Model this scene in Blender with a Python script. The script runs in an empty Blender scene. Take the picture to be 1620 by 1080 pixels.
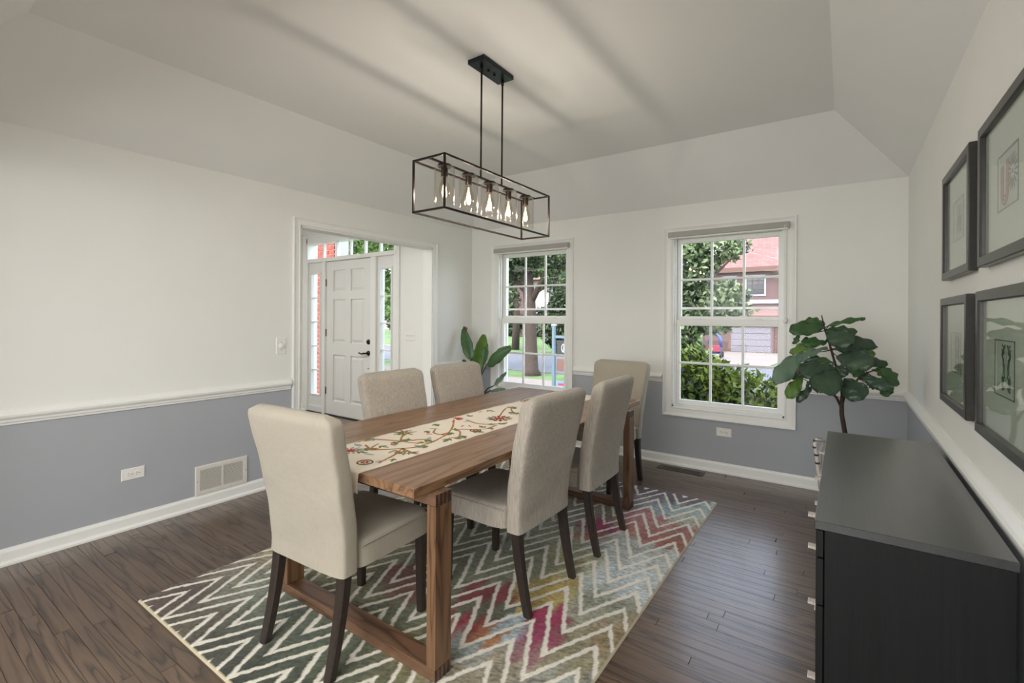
import bpy, bmesh, math, random
import numpy as np
from mathutils import Vector, Matrix
random.seed(7); rng = np.random.default_rng(7)
S = bpy.context.scene; C = S.collection
PI = math.pi
# ------------------------------------------------------------------ camera
cam = bpy.data.cameras.new('camera'); co = bpy.data.objects.new('camera', cam); C.objects.link(co); S.camera = co
YAW, ROLL, FPX = 0.6075, 0.0055, 755.18
fwd = Vector((-math.sin(YAW), math.cos(YAW), 0)); rt = Vector((math.cos(YAW), math.sin(YAW), 0)); up = Vector((0, 0, 1))
R3 = rt*math.cos(ROLL) + up*math.sin(ROLL); U3 = up*math.cos(ROLL) - rt*math.sin(ROLL)
m3 = Matrix((R3, U3, -fwd)).transposed()
co.matrix_world = Matrix.Translation((0, 0, 1.36)) @ m3.to_4x4()
cam.sensor_fit = 'HORIZONTAL'; cam.sensor_width = 36.0; cam.lens = FPX/1620*36
cam.shift_y = -38.77/1620; cam.clip_start = 0.05; cam.clip_end = 500
# ------------------------------------------------------------------ world and lights
W = bpy.data.worlds.new('world'); S.world = W; W.use_nodes = True
nt = W.node_tree; bg = nt.nodes['Background']
sky = nt.nodes.new('ShaderNodeTexSky'); sky.sky_type = 'NISHITA'; sky.sun_disc = False
sky.sun_elevation = math.radians(52); sky.sun_rotation = math.radians(200); sky.air_density = 1.0; sky.dust_density = 1.5
hs_ = nt.nodes.new('ShaderNodeHueSaturation'); hs_.inputs['Saturation'].default_value = 0.5
nt.links.new(sky.outputs[0], hs_.inputs['Color']); nt.links.new(hs_.outputs[0], bg.inputs[0]); bg.inputs[1].default_value = 1.05
def light(name, kind, loc, energy, color=(1, 1, 1), size=None, target=None, **k):
    l = bpy.data.lights.new(name, kind); o = bpy.data.objects.new(name, l); C.objects.link(o)
    o.location = loc; l.energy = energy; l.color = color
    if size and kind == 'AREA': l.shape = 'RECTANGLE'; l.size, l.size_y = size
    if target is not None: o.rotation_euler = (Vector(target) - Vector(loc)).to_track_quat('-Z', 'Y').to_euler()
    for a, b in k.items(): setattr(l, a, b)
    return o
light('sun', 'SUN', (0, -10, 20), 2.0, (1, 0.95, 0.88), target=(-5, 6, 0), angle=0.01)
light('rear_fill', 'AREA', (-1.2, -3.0, 1.45), 92, (0.97, 0.99, 1.0), (3.2, 2.0), target=(-1.9, 4, 1.45))  # added area fill from behind the camera, no window stands there
light('rear_overhead_fill', 'AREA', (-0.9, -1.1, 2.3), 82, (1, 0.98, 0.95), (2.6, 1.6), target=(-1.6, -1.0, 0))  # second added fill, pointing down behind the camera without a fixture
light('foyer_fill', 'AREA', (-5.2, 1.6, 2.5), 52, (1, 0.98, 0.95), (2.0, 1.6), target=(-5.2, 2.2, 0))  # fill added to brighten the foyer, which has no ceiling lamp
S.view_settings.view_transform = 'Standard'; S.view_settings.look = 'None'; S.view_settings.gamma = 1.0
S.view_settings.use_curve_mapping = False; S.view_settings.exposure = 0.24
# ------------------------------------------------------------------ materials
def lin(r, g, b):
    f = lambda c: (c/255/12.92) if c/255 <= 0.04045 else ((c/255+0.055)/1.055)**2.4
    return (f(r), f(g), f(b), 1)
class MT:
    def __init__(s, name):
        s.m = bpy.data.materials.new(name); s.m.use_nodes = True; s.nt = s.m.node_tree
        s.p = s.nt.nodes['Principled BSDF']; s.out = s.nt.nodes['Material Output']
    def n(s, t, **k):
        x = s.nt.nodes.new('ShaderNode'+t)
        for a, b in k.items():
            if a.startswith('i_'):
                key = a[2:]; x.inputs[int(key) if key.isdigit() else key.replace('_', ' ')].default_value = b
            else: setattr(x, a, b)
        return x
    def l(s, a, b): s.nt.links.new(a, b)
    def ramp(s, src, stops):
        r = s.n('ValToRGB'); cr = r.color_ramp
        while len(cr.elements) < len(stops): cr.elements.new(0.5)
        for e, (p, c) in zip(cr.elements, stops): e.position = p; e.color = c
        s.l(src, r.inputs[0]); return r.outputs[0]
    def coords(s, scale=(1, 1, 1), kind='Object', rot=(0, 0, 0)):
        tc = s.n('TexCoord'); mp = s.n('Mapping'); mp.inputs['Scale'].default_value = scale; mp.inputs['Rotation'].default_value = rot
        s.l(tc.outputs[kind], mp.inputs[0]); return mp.outputs[0]
    def noise(s, v, scale=5, detail=4, rough=0.5, dist=0, w=None):
        x = s.n('TexNoise'); x.inputs['Scale'].default_value = scale; x.inputs['Detail'].default_value = detail
        x.inputs['Roughness'].default_value = rough; x.inputs['Distortion'].default_value = dist
        if w is not None: x.noise_dimensions = '4D'; s.l(w, x.inputs['W'])
        s.l(v, x.inputs['Vector']); return x.outputs['Fac']
    def bump(s, h, strength=0.2, dist=0.01):
        b = s.n('Bump'); b.inputs['Strength'].default_value = strength; b.inputs['Distance'].default_value = dist
        s.l(h, b.inputs['Height']); s.l(b.outputs[0], s.p.inputs['Normal']); return b
    def math(s, op, a, b=None):
        x = s.n('Math'); x.operation = op
        for i, v in enumerate([a, b]):
            if v is None: continue
            if isinstance(v, (int, float)): x.inputs[i].default_value = v
            else: s.l(v, x.inputs[i])
        return x.outputs[0]
    def mix(s, f, a, b, mode='MIX'):
        x = s.n('MixRGB'); x.blend_type = mode
        for i, v in enumerate([f, a, b]):
            if isinstance(v, (int, float)): x.inputs[i].default_value = v
            elif isinstance(v, tuple): x.inputs[i].default_value = v
            else: s.l(v, x.inputs[i])
        return x.outputs[0]
def plain(name, col, rough=0.5, metal=0.0, var=0.06, vs=30, bump=0.0, bs=200, spec=0.5):
    t = MT(name); v = t.coords()
    n = t.noise(v, vs, 3)
    dark = tuple(c*(1-var) for c in col[:3])+(1,); lite = tuple(min(1, c*(1+var)) for c in col[:3])+(1,)
    t.l(t.ramp(n, [(0.3, dark), (0.7, lite)]), t.p.inputs['Base Color'])
    t.p.inputs['Roughness'].default_value = rough; t.p.inputs['Metallic'].default_value = metal
    t.p.inputs['Specular IOR Level'].default_value = spec
    if bump: t.bump(t.noise(v, bs, 3), bump, 0.002)
    return t.m
M = {}
M['wall'] = plain('wall_paint_white', lin(236, 236, 231), 0.75, var=0.012, vs=3, bump=0.12, bs=260, spec=0.25)
M['wall_grey'] = plain('wall_paint_grey', lin(172, 175, 180), 0.7, var=0.015, vs=3, bump=0.12, bs=260, spec=0.25)
M['ceiling'] = plain('ceiling_paint', lin(236, 236, 234), 0.85, var=0.01, vs=2, bump=0.08, bs=300, spec=0.2)
M['trim'] = plain('trim_paint', lin(240, 240, 236), 0.38, var=0.01, vs=4)
M['door'] = plain('door_paint', lin(232, 232, 229), 0.42, var=0.01, vs=4)
M['plastic'] = plain('white_plastic', lin(238, 236, 230), 0.35, var=0.01)
M['slot'] = plain('dark_slot', lin(40, 38, 36), 0.6)
M['bronze'] = plain('oiled_bronze', lin(46, 38, 33), 0.38, 0.7, var=0.2)
M['hinge'] = plain('hinge_metal', lin(120, 110, 98), 0.35, 0.8)
M['shade_fabric'] = plain('shade_fabric', lin(176, 174, 168), 0.8, var=0.05, vs=90)
M['black_metal'] = plain('dark_bronze_metal', lin(44, 34, 30), 0.35, 0.6, var=0.15)
M['canopy'] = plain('canopy_metal', lin(42, 48, 54), 0.3, 0.75, var=0.1)
M['leg'] = plain('dark_stained_wood', lin(50, 41, 36), 0.38, var=0.25, vs=60)
M['basket'] = plain('white_basket', lin(214, 208, 200), 0.8, var=0.2, vs=160, bump=0.6, bs=120)
M['basket_dark'] = plain('basket_pattern', lin(70, 62, 66), 0.8)
M['soil'] = plain('soil', lin(50, 38, 30), 0.9, var=0.4, vs=90)
M['mat_board'] = plain('mat_board', lin(226, 226, 216), 0.8, var=0.02)
M['paper'] = plain('art_paper', lin(214, 216, 206), 0.8, var=0.03)
M['ink'] = plain('grey_ink', lin(58, 66, 62), 0.8)
M['ink_red'] = plain('red_ink', lin(178, 92, 72), 0.8)
M['ink_green'] = plain('green_ink', lin(58, 96, 70), 0.8)
M['frame'] = plain('black_frame', lin(52, 50, 47), 0.3, 0.15, var=0.12, vs=30)
M['vent_metal'] = plain('vent_enamel', lin(222, 218, 210), 0.45, var=0.01)
M['vent_dark'] = plain('vent_inside', lin(52, 46, 38), 0.8)
M['register'] = plain('floor_register_wood', lin(74, 66, 62), 0.5, var=0.2)
M['handle_strap'] = plain('woven_pull', lin(214, 204, 196), 0.6, var=0.15, vs=300)
M['concrete'] = plain('concrete', lin(118, 109, 102), 0.9, var=0.08, vs=2)
M['asphalt'] = plain('asphalt', lin(88, 90, 96), 0.9, var=0.1, vs=3)
M['siding'] = plain('white_siding', lin(170, 166, 166), 0.7, var=0.04)
M['garage'] = plain('garage_door', lin(100, 94, 102), 0.6, var=0.03)
M['fascia'] = plain('house_fascia', lin(86, 60, 52), 0.7, var=0.05)
M['house_trim'] = plain('house_trim', lin(140, 140, 150), 0.6, var=0.03)
M['dark_glass'] = plain('far_window_glass', lin(40, 48, 52), 0.15)
M['bark'] = plain('bark', lin(62, 51, 45), 0.95, var=0.35, vs=14, bump=1.0, bs=20)
M['post'] = plain('sign_post_paint', lin(80, 96, 108), 0.6)
M['sign_black'] = plain('sign_black', lin(26, 26, 28), 0.5)
M['sign_brown'] = plain('sign_brown', lin(96, 64, 56), 0.6)
M['sign_white'] = plain('sign_white', lin(230, 230, 232), 0.6)
M['sign_blue'] = plain('sign_blue', lin(70, 120, 175), 0.6)
M['sign_red'] = plain('sign_red', lin(190, 40, 50), 0.6)
M['bike_blue'] = plain('painted_blue', lin(60, 76, 128), 0.5)
M['bike_red'] = plain('painted_red', lin(120, 40, 60), 0.5)
M['tan'] = plain('vine_thread', lin(164, 116, 66), 0.9, var=0.2, vs=300)
M['th_red'] = plain('red_thread', lin(178, 62, 44), 0.9, var=0.2, vs=300)
M['th_green'] = plain('green_thread', lin(104, 118, 72), 0.9, var=0.3, vs=300)
M['th_blue'] = plain('blue_thread', lin(150, 164, 162), 0.9, var=0.15, vs=300)
M['th_dark'] = plain('dark_thread', lin(96, 70, 44), 0.9, var=0.2, vs=300)
M['mortar'] = plain('mortar', lin(186, 164, 150), 0.95)
M['outer_brick'] = plain('porch_brick', lin(128, 58, 46), 0.9, var=0.25, vs=9, bump=0.5, bs=60)
def mat_fabric(name, col, stripe=0.1, warm=0.0):
    t = MT(name); v = t.coords((260, 260, 14)); n = t.noise(v, 1.0, 3, 0.6)
    v2 = t.coords((3, 3, 3)); n2 = t.noise(v2, 1.2, 2)
    d = tuple(c*(1-stripe) for c in col[:3])+(1,); l = tuple(min(1, c*(1+stripe)) for c in col[:3])+(1,)
    base = t.ramp(n, [(0.35, d), (0.65, l)])
    c2 = t.mix(0.35, base, t.ramp(n2, [(0.3, tuple(c*0.86 for c in col[:3])+(1,)), (0.7, tuple(min(1, c*1.1) for c in col[:3])+(1,))]))
    t.l(c2, t.p.inputs['Base Color']); t.p.inputs['Roughness'].default_value = 0.95
    t.p.inputs['Specular IOR Level'].default_value = 0.15; t.p.inputs['Sheen Weight'].default_value = 0.15
    v3 = t.coords((1, 1, 1)); t.bump(t.math('ADD', t.noise(v3, 9, 3), t.math('MULTIPLY', t.noise(v3, 520, 2), 0.12)), 0.35, 0.02)
    return t.m
M['linen_cream'] = mat_fabric('cream_linen', lin(172, 164, 149), 0.05)
M['linen_grey'] = mat_fabric('grey_beige_linen', lin(176, 167, 155), 0.28)
M['runner'] = mat_fabric('runner_cotton', lin(228, 216, 198), 0.03)
def mat_wood(name, c1, c2, c3, axis='X', rough=0.42, ring=9, per_obj=True):
    """oak-like grain running along the given object axis"""
    t = MT(name)
    sc = {'X': (1.0, 11, 11), 'Y': (11, 1.0, 11), 'Z': (11, 11, 1.0)}[axis]
    oi = t.n('ObjectInfo'); w = t.math('MULTIPLY', oi.outputs['Random'], 40.0)
    v = t.coords(sc)
    big = t.noise(v, 0.75, 3, 0.5, 0.5, w)
    rings = t.math('FRACT', t.math('MULTIPLY', big, ring))
    rr = t.ramp(rings, [(0.0, (0, 0, 0, 1)), (0.12, (0.75, 0.75, 0.75, 1)), (0.6, (1, 1, 1, 1)), (1.0, (0.25, 0.25, 0.25, 1))])
    sc2 = {'X': (4, 190, 190), 'Y': (190, 4, 190), 'Z': (190, 190, 4)}[axis]
    fine = t.noise(t.coords(sc2), 1.0, 4, 0.7, 0.0, w)
    f = t.math('ADD', t.math('MULTIPLY', rr, 0.55), t.math('MULTIPLY', fine, 0.45))
    col = t.ramp(f, [(0.22, c1), (0.5, c2), (0.85, c3)])
    if per_obj:
        val = t.math('ADD', t.math('MULTIPLY', oi.outputs['Random'], 0.22), 0.88)
        hs = t.n('HueSaturation'); t.l(val, hs.inputs['Value']); t.l(col, hs.inputs['Color']); col = hs.outputs[0]
    t.l(col, t.p.inputs['Base Color']); t.p.inputs['Roughness'].default_value = rough
    t.bump(f, 0.25, 0.002)
    return t.m
def mat_veneer(name, c1, c2, axis, rough, coat=0.0):
    t = MT(name); sc = {'Y': (170, 3, 170), 'Z': (170, 170, 3)}[axis]; sc2 = {'Y': (16, 1.2, 16), 'Z': (16, 16, 1.2)}[axis]
    f = t.math('ADD', t.math('MULTIPLY', t.noise(t.coords(sc), 1.0, 3, 0.6), 0.6), t.math('MULTIPLY', t.noise(t.coords(sc2), 1.2, 4, 0.6, 0.8), 0.4))
    t.l(t.ramp(f, [(0.35, c1), (0.65, c2)]), t.p.inputs['Base Color']); t.p.inputs['Roughness'].default_value = rough; t.bump(f, 0.3, 0.001)
    t.p.inputs['Coat Weight'].default_value = coat; t.p.inputs['Coat Roughness'].default_value = 0.3; return t.m
M['floor'] = mat_wood('stained_oak_floor', lin(36, 27, 20), lin(84, 65, 49), lin(110, 88, 70), 'X', 0.33)
fp_ = M['floor'].node_tree.nodes['Principled BSDF']; fp_.inputs['Coat Weight'].default_value = 0.6; fp_.inputs['Coat Roughness'].default_value = 0.22
M['table'] = mat_wood('table_oak_long', lin(86, 62, 44), lin(126, 94, 68), lin(148, 115, 86), 'Y', 0.36, 8, False)
M['table_x'] = mat_wood('table_oak_cross', lin(62, 42, 32), lin(98, 70, 52), lin(120, 90, 68), 'X', 0.42, 8, False)
M['table_z'] = mat_wood('table_oak_upright', lin(68, 47, 33), lin(108, 78, 54), lin(130, 98, 70), 'Z', 0.42, 7, False)
M['finger'] = plain('end_grain_dark', lin(62, 44, 36), 0.5, var=0.25, vs=90)
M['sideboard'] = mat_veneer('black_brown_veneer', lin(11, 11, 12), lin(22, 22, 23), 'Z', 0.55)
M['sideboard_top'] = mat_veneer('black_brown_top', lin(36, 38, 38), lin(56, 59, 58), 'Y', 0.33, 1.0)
def mat_glass(name, tint=(1, 1, 1, 1), ior=1.45):
    t = MT(name); tr = t.n('BsdfTransparent'); tr.inputs[0].default_value = tint
    gl = t.n('BsdfGlossy'); gl.inputs['Roughness'].default_value = 0.02; g = t.n('NewGeometry')
    dp = t.n('VectorMath'); dp.operation = 'DOT_PRODUCT'; t.l(g.outputs['Incoming'], dp.inputs[0]); t.l(g.outputs['Normal'], dp.inputs[1])
    f0 = ((ior-1)/(ior+1))**2
    k = t.math('POWER', t.math('SUBTRACT', 1.0, t.math('MINIMUM', t.math('ABSOLUTE', dp.outputs['Value']), 1.0)), 5.0)   # Schlick
    fr = t.math('ADD', t.math('MULTIPLY', k, 1-f0), f0)
    mx = t.n('MixShader'); t.l(fr, mx.inputs[0]); t.l(tr.outputs[0], mx.inputs[1]); t.l(gl.outputs[0], mx.inputs[2])
    t.l(mx.outputs[0], t.out.inputs[0]); return t.m
M['glass'] = mat_glass('window_glass', (1, 1, 1, 1), 1.22); M['shade_glass'] = mat_glass('clear_glass', (0.97, 0.96, 0.94, 1), 1.35)
M['frame_glass'] = mat_glass('picture_glass', (0.97, 1.0, 0.98, 1), 1.5)
def mat_emit(name, col, st):
    t = MT(name); t.p.inputs['Emission Color'].default_value = col; t.p.inputs['Emission Strength'].default_value = st
    t.p.inputs['Base Color'].default_value = col; return t.m
M['filament'] = mat_emit('glowing_filament', (1.0, 0.55, 0.18, 1), 14)
def mat_leaf(name, c1, c2, trans=0.35, rough=0.45, island=True, vein=False):
    t = MT(name)
    if island:
        g = t.n('NewGeometry'); f = g.outputs['Random Per Island']
    else:
        f = t.noise(t.coords(), 9, 3)
    col = t.ramp(f, [(0.15, c1), (0.85, c2)])
    t.l(col, t.p.inputs['Base Color']); t.p.inputs['Roughness'].default_value = rough
    if vein: t.bump(t.noise(t.coords((1, 1, 1)), 45, 3), 0.5, 0.006)
    tl = t.n('BsdfTranslucent'); t.l(col, tl.inputs[0]); mx = t.n('MixShader'); mx.inputs[0].default_value = trans
    t.l(t.p.outputs[0], mx.inputs[1]); t.l(tl.outputs[0], mx.inputs[2]); t.l(mx.outputs[0], t.out.inputs[0]); return t.m
M['leaf_d'] = mat_leaf('dark_green_leaf', lin(44, 66, 52), lin(74, 98, 74), 0.12, 0.35, False, True)
M['leaf_m'] = mat_leaf('mid_green_leaf', lin(56, 92, 54), lin(94, 130, 78), 0.25, 0.38, False, True)
M['leaf_l'] = mat_leaf('light_green_leaf', lin(98, 140, 62), lin(138, 172, 88), 0.4, 0.4, False, True)
M['leaf_g'] = mat_leaf('greyish_green_leaf', lin(84, 112, 92), lin(132, 156, 132), 0.2, 0.35, False, True)
M['stem'] = plain('brown_stem', lin(56, 44, 36), 0.8, var=0.3, vs=60)
M['stem_green'] = plain('green_stalk', lin(38, 56, 36), 0.5, var=0.2)
M['curl'] = plain('withered_tip', lin(110, 74, 60), 0.8, var=0.3)
M['bush'] = mat_leaf('shrub_leaf', lin(30, 46, 18), lin(140, 158, 66), 0.4)
M['tree_leaf'] = mat_leaf('tree_leaf', lin(26, 40, 24), lin(132, 150, 104), 0.3)
M['tree_dark'] = mat_leaf('dark_tree_leaf', lin(18, 26, 18), lin(74, 94, 56), 0.22)
M['tree_bright'] = mat_leaf('bright_tree_leaf', lin(50, 84, 34), lin(138, 166, 96), 0.35)
def mat_grass():
    t = MT('lawn'); v = t.coords(); n = t.noise(v, 0.8, 5); n2 = t.noise(v, 14, 3)
    t.l(t.ramp(t.math('ADD', t.math('MULTIPLY', n, 0.6), t.math('MULTIPLY', n2, 0.4)), [(0.35, lin(50, 74, 34)), (0.65, lin(98, 124, 64))]), t.p.inputs['Base Color'])
    t.p.inputs['Roughness'].default_value = 0.95; return t.m
M['grass'] = mat_grass()
def mat_brick(name, c1, c2, mortar, scale=5.0):
    t = MT(name); tc = t.n('TexCoord'); sp = t.n('SeparateXYZ'); cb = t.n('CombineXYZ'); t.l(tc.outputs['Object'], sp.inputs[0])
    t.l(t.math('ADD', sp.outputs[0], sp.outputs[1]), cb.inputs[0]); t.l(sp.outputs[2], cb.inputs[1])
    b = t.n('TexBrick'); t.l(cb.outputs[0], b.inputs['Vector']); b.inputs['Color1'].default_value = c1; b.inputs['Color2'].default_value = c2
    b.inputs['Mortar'].default_value = mortar; b.inputs['Scale'].default_value = scale; b.inputs['Mortar Size'].default_value = 0.02
    t.l(b.outputs[0], t.p.inputs['Base Color']); t.p.inputs['Roughness'].default_value = 0.9; return t.m
M['far_brick'] = mat_brick('far_brick', lin(66, 44, 43), lin(84, 58, 56), lin(98, 84, 82), 2.2)
M['shingle'] = mat_brick('roof_shingle', lin(110, 80, 76), lin(126, 94, 90), lin(76, 56, 54), 1.4)
M['sideboard'].node_tree.nodes['Principled BSDF'].inputs['Specular IOR Level'].default_value = 0.3
# ------------------------------------------------------------------ mesh helpers
class MB:
    """collects shapes; build() links them as one mesh object"""
    def __init__(s): s.v = []; s.f = []; s.mi = []; s.cur = 0
    def add(s, vs, fs):
        o = len(s.v); s.v += [tuple(x) for x in vs]; s.f += [tuple(i+o for i in f) for f in fs]; s.mi += [s.cur]*len(fs); return s
    def box(s, x0, x1, y0, y1, z0, z1, ch=0.0):
        if x0 > x1: x0, x1 = x1, x0
        if y0 > y1: y0, y1 = y1, y0
        if z0 > z1: z0, z1 = z1, z0
        c = min(ch, (x1-x0)*.45, (y1-y0)*.45, (z1-z0)*.45)
        if c <= 0:
            return s.add([(x0,y0,z0),(x1,y0,z0),(x1,y1,z0),(x0,y1,z0),(x0,y0,z1),(x1,y0,z1),(x1,y1,z1),(x0,y1,z1)],
                         [(0,3,2,1),(4,5,6,7),(0,1,5,4),(1,2,6,5),(2,3,7,6),(3,0,4,7)])
        bm = bmesh.new(); r = bmesh.ops.create_cube(bm, size=1)
        for v in bm.verts: v.co = Vector((x0+(v.co.x+.5)*(x1-x0), y0+(v.co.y+.5)*(y1-y0), z0+(v.co.z+.5)*(z1-z0)))
        bmesh.ops.bevel(bm, geom=bm.edges[:], offset=c, segments=1, affect='EDGES')
        bm.verts.index_update(); s.add([v.co.copy() for v in bm.verts], [[v.index for v in f.verts] for f in bm.faces]); bm.free(); return s
    def tube(s, pts, rad, n=8, cap=True):
        pts = [Vector(p) for p in pts]; rs = rad if isinstance(rad, (list, tuple)) else [rad]*len(pts)
        vs = []; fs = []; prev = None
        for i, p in enumerate(pts):
            d = (pts[min(i+1, len(pts)-1)] - pts[max(i-1, 0)]).normalized()
            a = (prev - d*prev.dot(d)) if prev is not None else d.cross(Vector((0, 0, 1)) if abs(d.z) < .9 else Vector((1, 0, 0)))
            if a.length < 1e-6: a = d.orthogonal()
            a.normalize(); b = d.cross(a); prev = a
            for k in range(n):
                t = 2*PI*k/n; vs.append(p + (a*math.cos(t) + b*math.sin(t))*rs[i])
        for i in range(len(pts)-1):
            for k in range(n):
                fs.append((i*n+k, i*n+(k+1) % n, (i+1)*n+(k+1) % n, (i+1)*n+k))
        if cap: fs.append(tuple(reversed(range(n)))); fs.append(tuple((len(pts)-1)*n+k for k in range(n)))
        return s.add(vs, fs)
    def lathe(s, prof, c=(0, 0, 0), n=24, axis='Z', cap=False):
        vs = []; fs = []
        for r, h in prof:
            for k in range(n):
                t = 2*PI*k/n; a, b = r*math.cos(t), r*math.sin(t)
                p = {'Z': (a, b, h), 'X': (h, a, b), 'Y': (b, h, a)}[axis]
                vs.append((c[0]+p[0], c[1]+p[1], c[2]+p[2]))
        for i in range(len(prof)-1):
            for k in range(n): fs.append((i*n+k, i*n+(k+1) % n, (i+1)*n+(k+1) % n, (i+1)*n+k))
        if cap: fs.append(tuple(reversed(range(n)))); fs.append(tuple((len(prof)-1)*n+k for k in range(n)))
        return s.add(vs, fs)
    def quadbox(s, a, b, w, h, upv=(0, 0, 1)):
        """bar from a to b, width w, height h"""
        a = Vector(a); b = Vector(b); d = (b-a).normalized(); u = Vector(upv); r = d.cross(u).normalized(); u = r.cross(d)
        vs = [p + r*sx*w/2 + u*sz*h/2 for p in (a, b) for sx, sz in ((-1,-1),(1,-1),(1,1),(-1,1))]
        return s.add(vs, [(0,1,2,3),(7,6,5,4),(0,4,5,1),(1,5,6,2),(2,6,7,3),(3,7,4,0)])
    def extrude(s, prof, a, b, out, upv=(0, 0, 1)):
        """profile (o, u) swept from a to b; 'out' is the direction off the wall"""
        a = Vector(a); b = Vector(b); o = Vector(out); u = Vector(upv); n = len(prof)
        vs = [p + o*x + u*y for p in (a, b) for x, y in prof]
        fs = [(i, (i+1) % n, n+(i+1) % n, n+i) for i in range(n)] + [tuple(reversed(range(n))), tuple(range(n, 2*n))]
        return s.add(vs, fs)
    def miter_frame(s, prof, x0, x1, z0, z1, T, bottom=True):
        """picture-frame moulding around the inner rectangle; prof (outward in plane, off wall); T maps (u, w, off)"""
        n = len(prof); cs = [(x0, z0, -1, -1), (x0, z1, -1, 1), (x1, z1, 1, 1), (x1, z0, 1, -1)]
        if not bottom: cs = [(x0, z0, -1, 0), (x0, z1, -1, 1), (x1, z1, 1, 1), (x1, z0, 1, 0)]
        vs = [T(x+sx*o, z+sz*o, h) for x, z, sx, sz in cs for o, h in prof]
        fs = []
        rg = range(4) if bottom else range(3)
        for i in rg:
            j = (i+1) % 4
            for k in range(n): fs.append((i*n+k, i*n+(k+1) % n, j*n+(k+1) % n, j*n+k))
        if not bottom: fs.append(tuple(range(n))); fs.append(tuple(3*n+k for k in range(n)))
        return s.add(vs, fs)
    def mat(s, i): s.cur = i; return s
    def build(s, name, mats, parent=None, smooth=False, loc=None, bev=0):
        me = bpy.data.meshes.new(name); me.from_pydata([tuple(v) for v in s.v], [], s.f)
        mats = mats if isinstance(mats, (list, tuple)) else [mats]
        for m in mats: me.materials.append(M[m] if isinstance(m, str) else m)
        if len(mats) > 1: me.polygons.foreach_set('material_index', s.mi)
        bm = bmesh.new(); bm.from_mesh(me); bmesh.ops.recalc_face_normals(bm, faces=bm.faces[:]); bm.to_mesh(me); bm.free()
        if smooth:
            me.polygons.foreach_set('use_smooth', [True]*len(me.polygons))
        me.update()
        o = bpy.data.objects.new(name, me); C.objects.link(o)
        if loc: o.location = loc
        if parent: o.parent = parent
        return o
def tag(o, label=None, cat=None, group=None, kind=None):
    if label: o['label'] = label
    if cat: o['category'] = cat
    if group: o['group'] = group
    if kind: o['kind'] = kind
    return o
def empty(name, loc=(0, 0, 0), rz=0):
    o = bpy.data.objects.new(name, None); C.objects.link(o); o.location = loc; o.rotation_euler = (0, 0, rz); o.empty_display_size = 0.1; return o
def smooth_by_angle(o, a=0.6):
    o.data.polygons.foreach_set('use_smooth', [True]*len(o.data.polygons))
    bm = bmesh.new(); bm.from_mesh(o.data)
    for e in bm.edges: e.smooth = e.calc_face_angle(0) < a
    bm.to_mesh(o.data); bm.free(); return o
def struct(o): o['kind'] = 'structure'; return o
def at_local(vs, loc): return [(v[0]-loc[0], v[1]-loc[1], v[2]-loc[2]) for v in vs]
# ------------------------------------------------------------------ room shell
XL, XR, YB, YF = -3.731, 0.384, 4.506, 0.05
ZC, ZT, ZR = 2.40, 2.81, 0.80           # wall head, tray, middle of the chair rail
OP0, OP1, OPZ = 2.261, 3.824, 2.114      # cased opening in the left wall
T_ = 0.13
def wall_panels(name, axis, pos, thick, a0, a1, holes, z1=ZC, split=ZR, z0=0.0, mats=('wall', 'wall_grey')):
    """wall slab: axis 'Y' = plane x=pos running along y. holes (a, b, za, zb)"""
    m = MB(); cuts = sorted({a0, a1, *[h[0] for h in holes], *[h[1] for h in holes]})
    for i in range(len(cuts)-1):
        a, b = cuts[i], cuts[i+1]; segs = [(z0, z1)]
        for h in holes:
            if h[0] <= a+1e-6 and h[1] >= b-1e-6:
                ns = []
                for s0, s1 in segs:
                    if h[2] > s0: ns.append((s0, min(h[2], s1)))
                    if h[3] < s1: ns.append((max(h[3], s0), s1))
                segs = ns
        for s0, s1 in segs:
            for p, q, mi in ((s0, min(s1, split), 1), (max(s0, split), s1, 0)):
                if q - p > 1e-5:
                    m.mat(mi)
                    if axis == 'Y': m.box(pos, pos+thick, a, b, p, q)
                    else: m.box(a, b, pos, pos+thick, p, q)
    return struct(m.build(name, list(mats)))
WIN = [(-3.34, -2.42), (-1.315, -0.395)]; WZ0, WZ1 = 0.535, 2.12
wall_panels('wall_left', 'Y', XL-T_, T_, YF-0.1, YB, [(OP0, OP1, 0, OPZ)])
wall_panels('wall_back', 'X', YB, 0.2, XL-T_, XR+T_, [(a, b, WZ0, WZ1) for a, b in WIN])
wall_panels('wall_right', 'Y', XR, T_, YF-0.1, YB, [])
wall_panels('wall_front', 'X', YF-T_, T_, XL, XR, [(-3.3, 0.3, 0, 2.2)])
# unseen closed shell, added behind the camera to block the sun
wall_panels('wall_unseen_rear', 'X', -4.4, T_, XL-0.4, XR+0.6, [], z1=2.5)
wall_panels('wall_unseen_left', 'Y', XL-0.4-T_, T_, -4.4, YF-T_, [], z1=2.5)
wall_panels('wall_unseen_right', 'Y', XR+0.6, T_, -4.4, YF-T_, [], z1=2.5)
m = MB(); m.box(XL-0.5, XR+0.7, -4.4, YF-T_, 2.42, 2.5); struct(m.build('ceiling_unseen', 'ceiling'))
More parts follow.
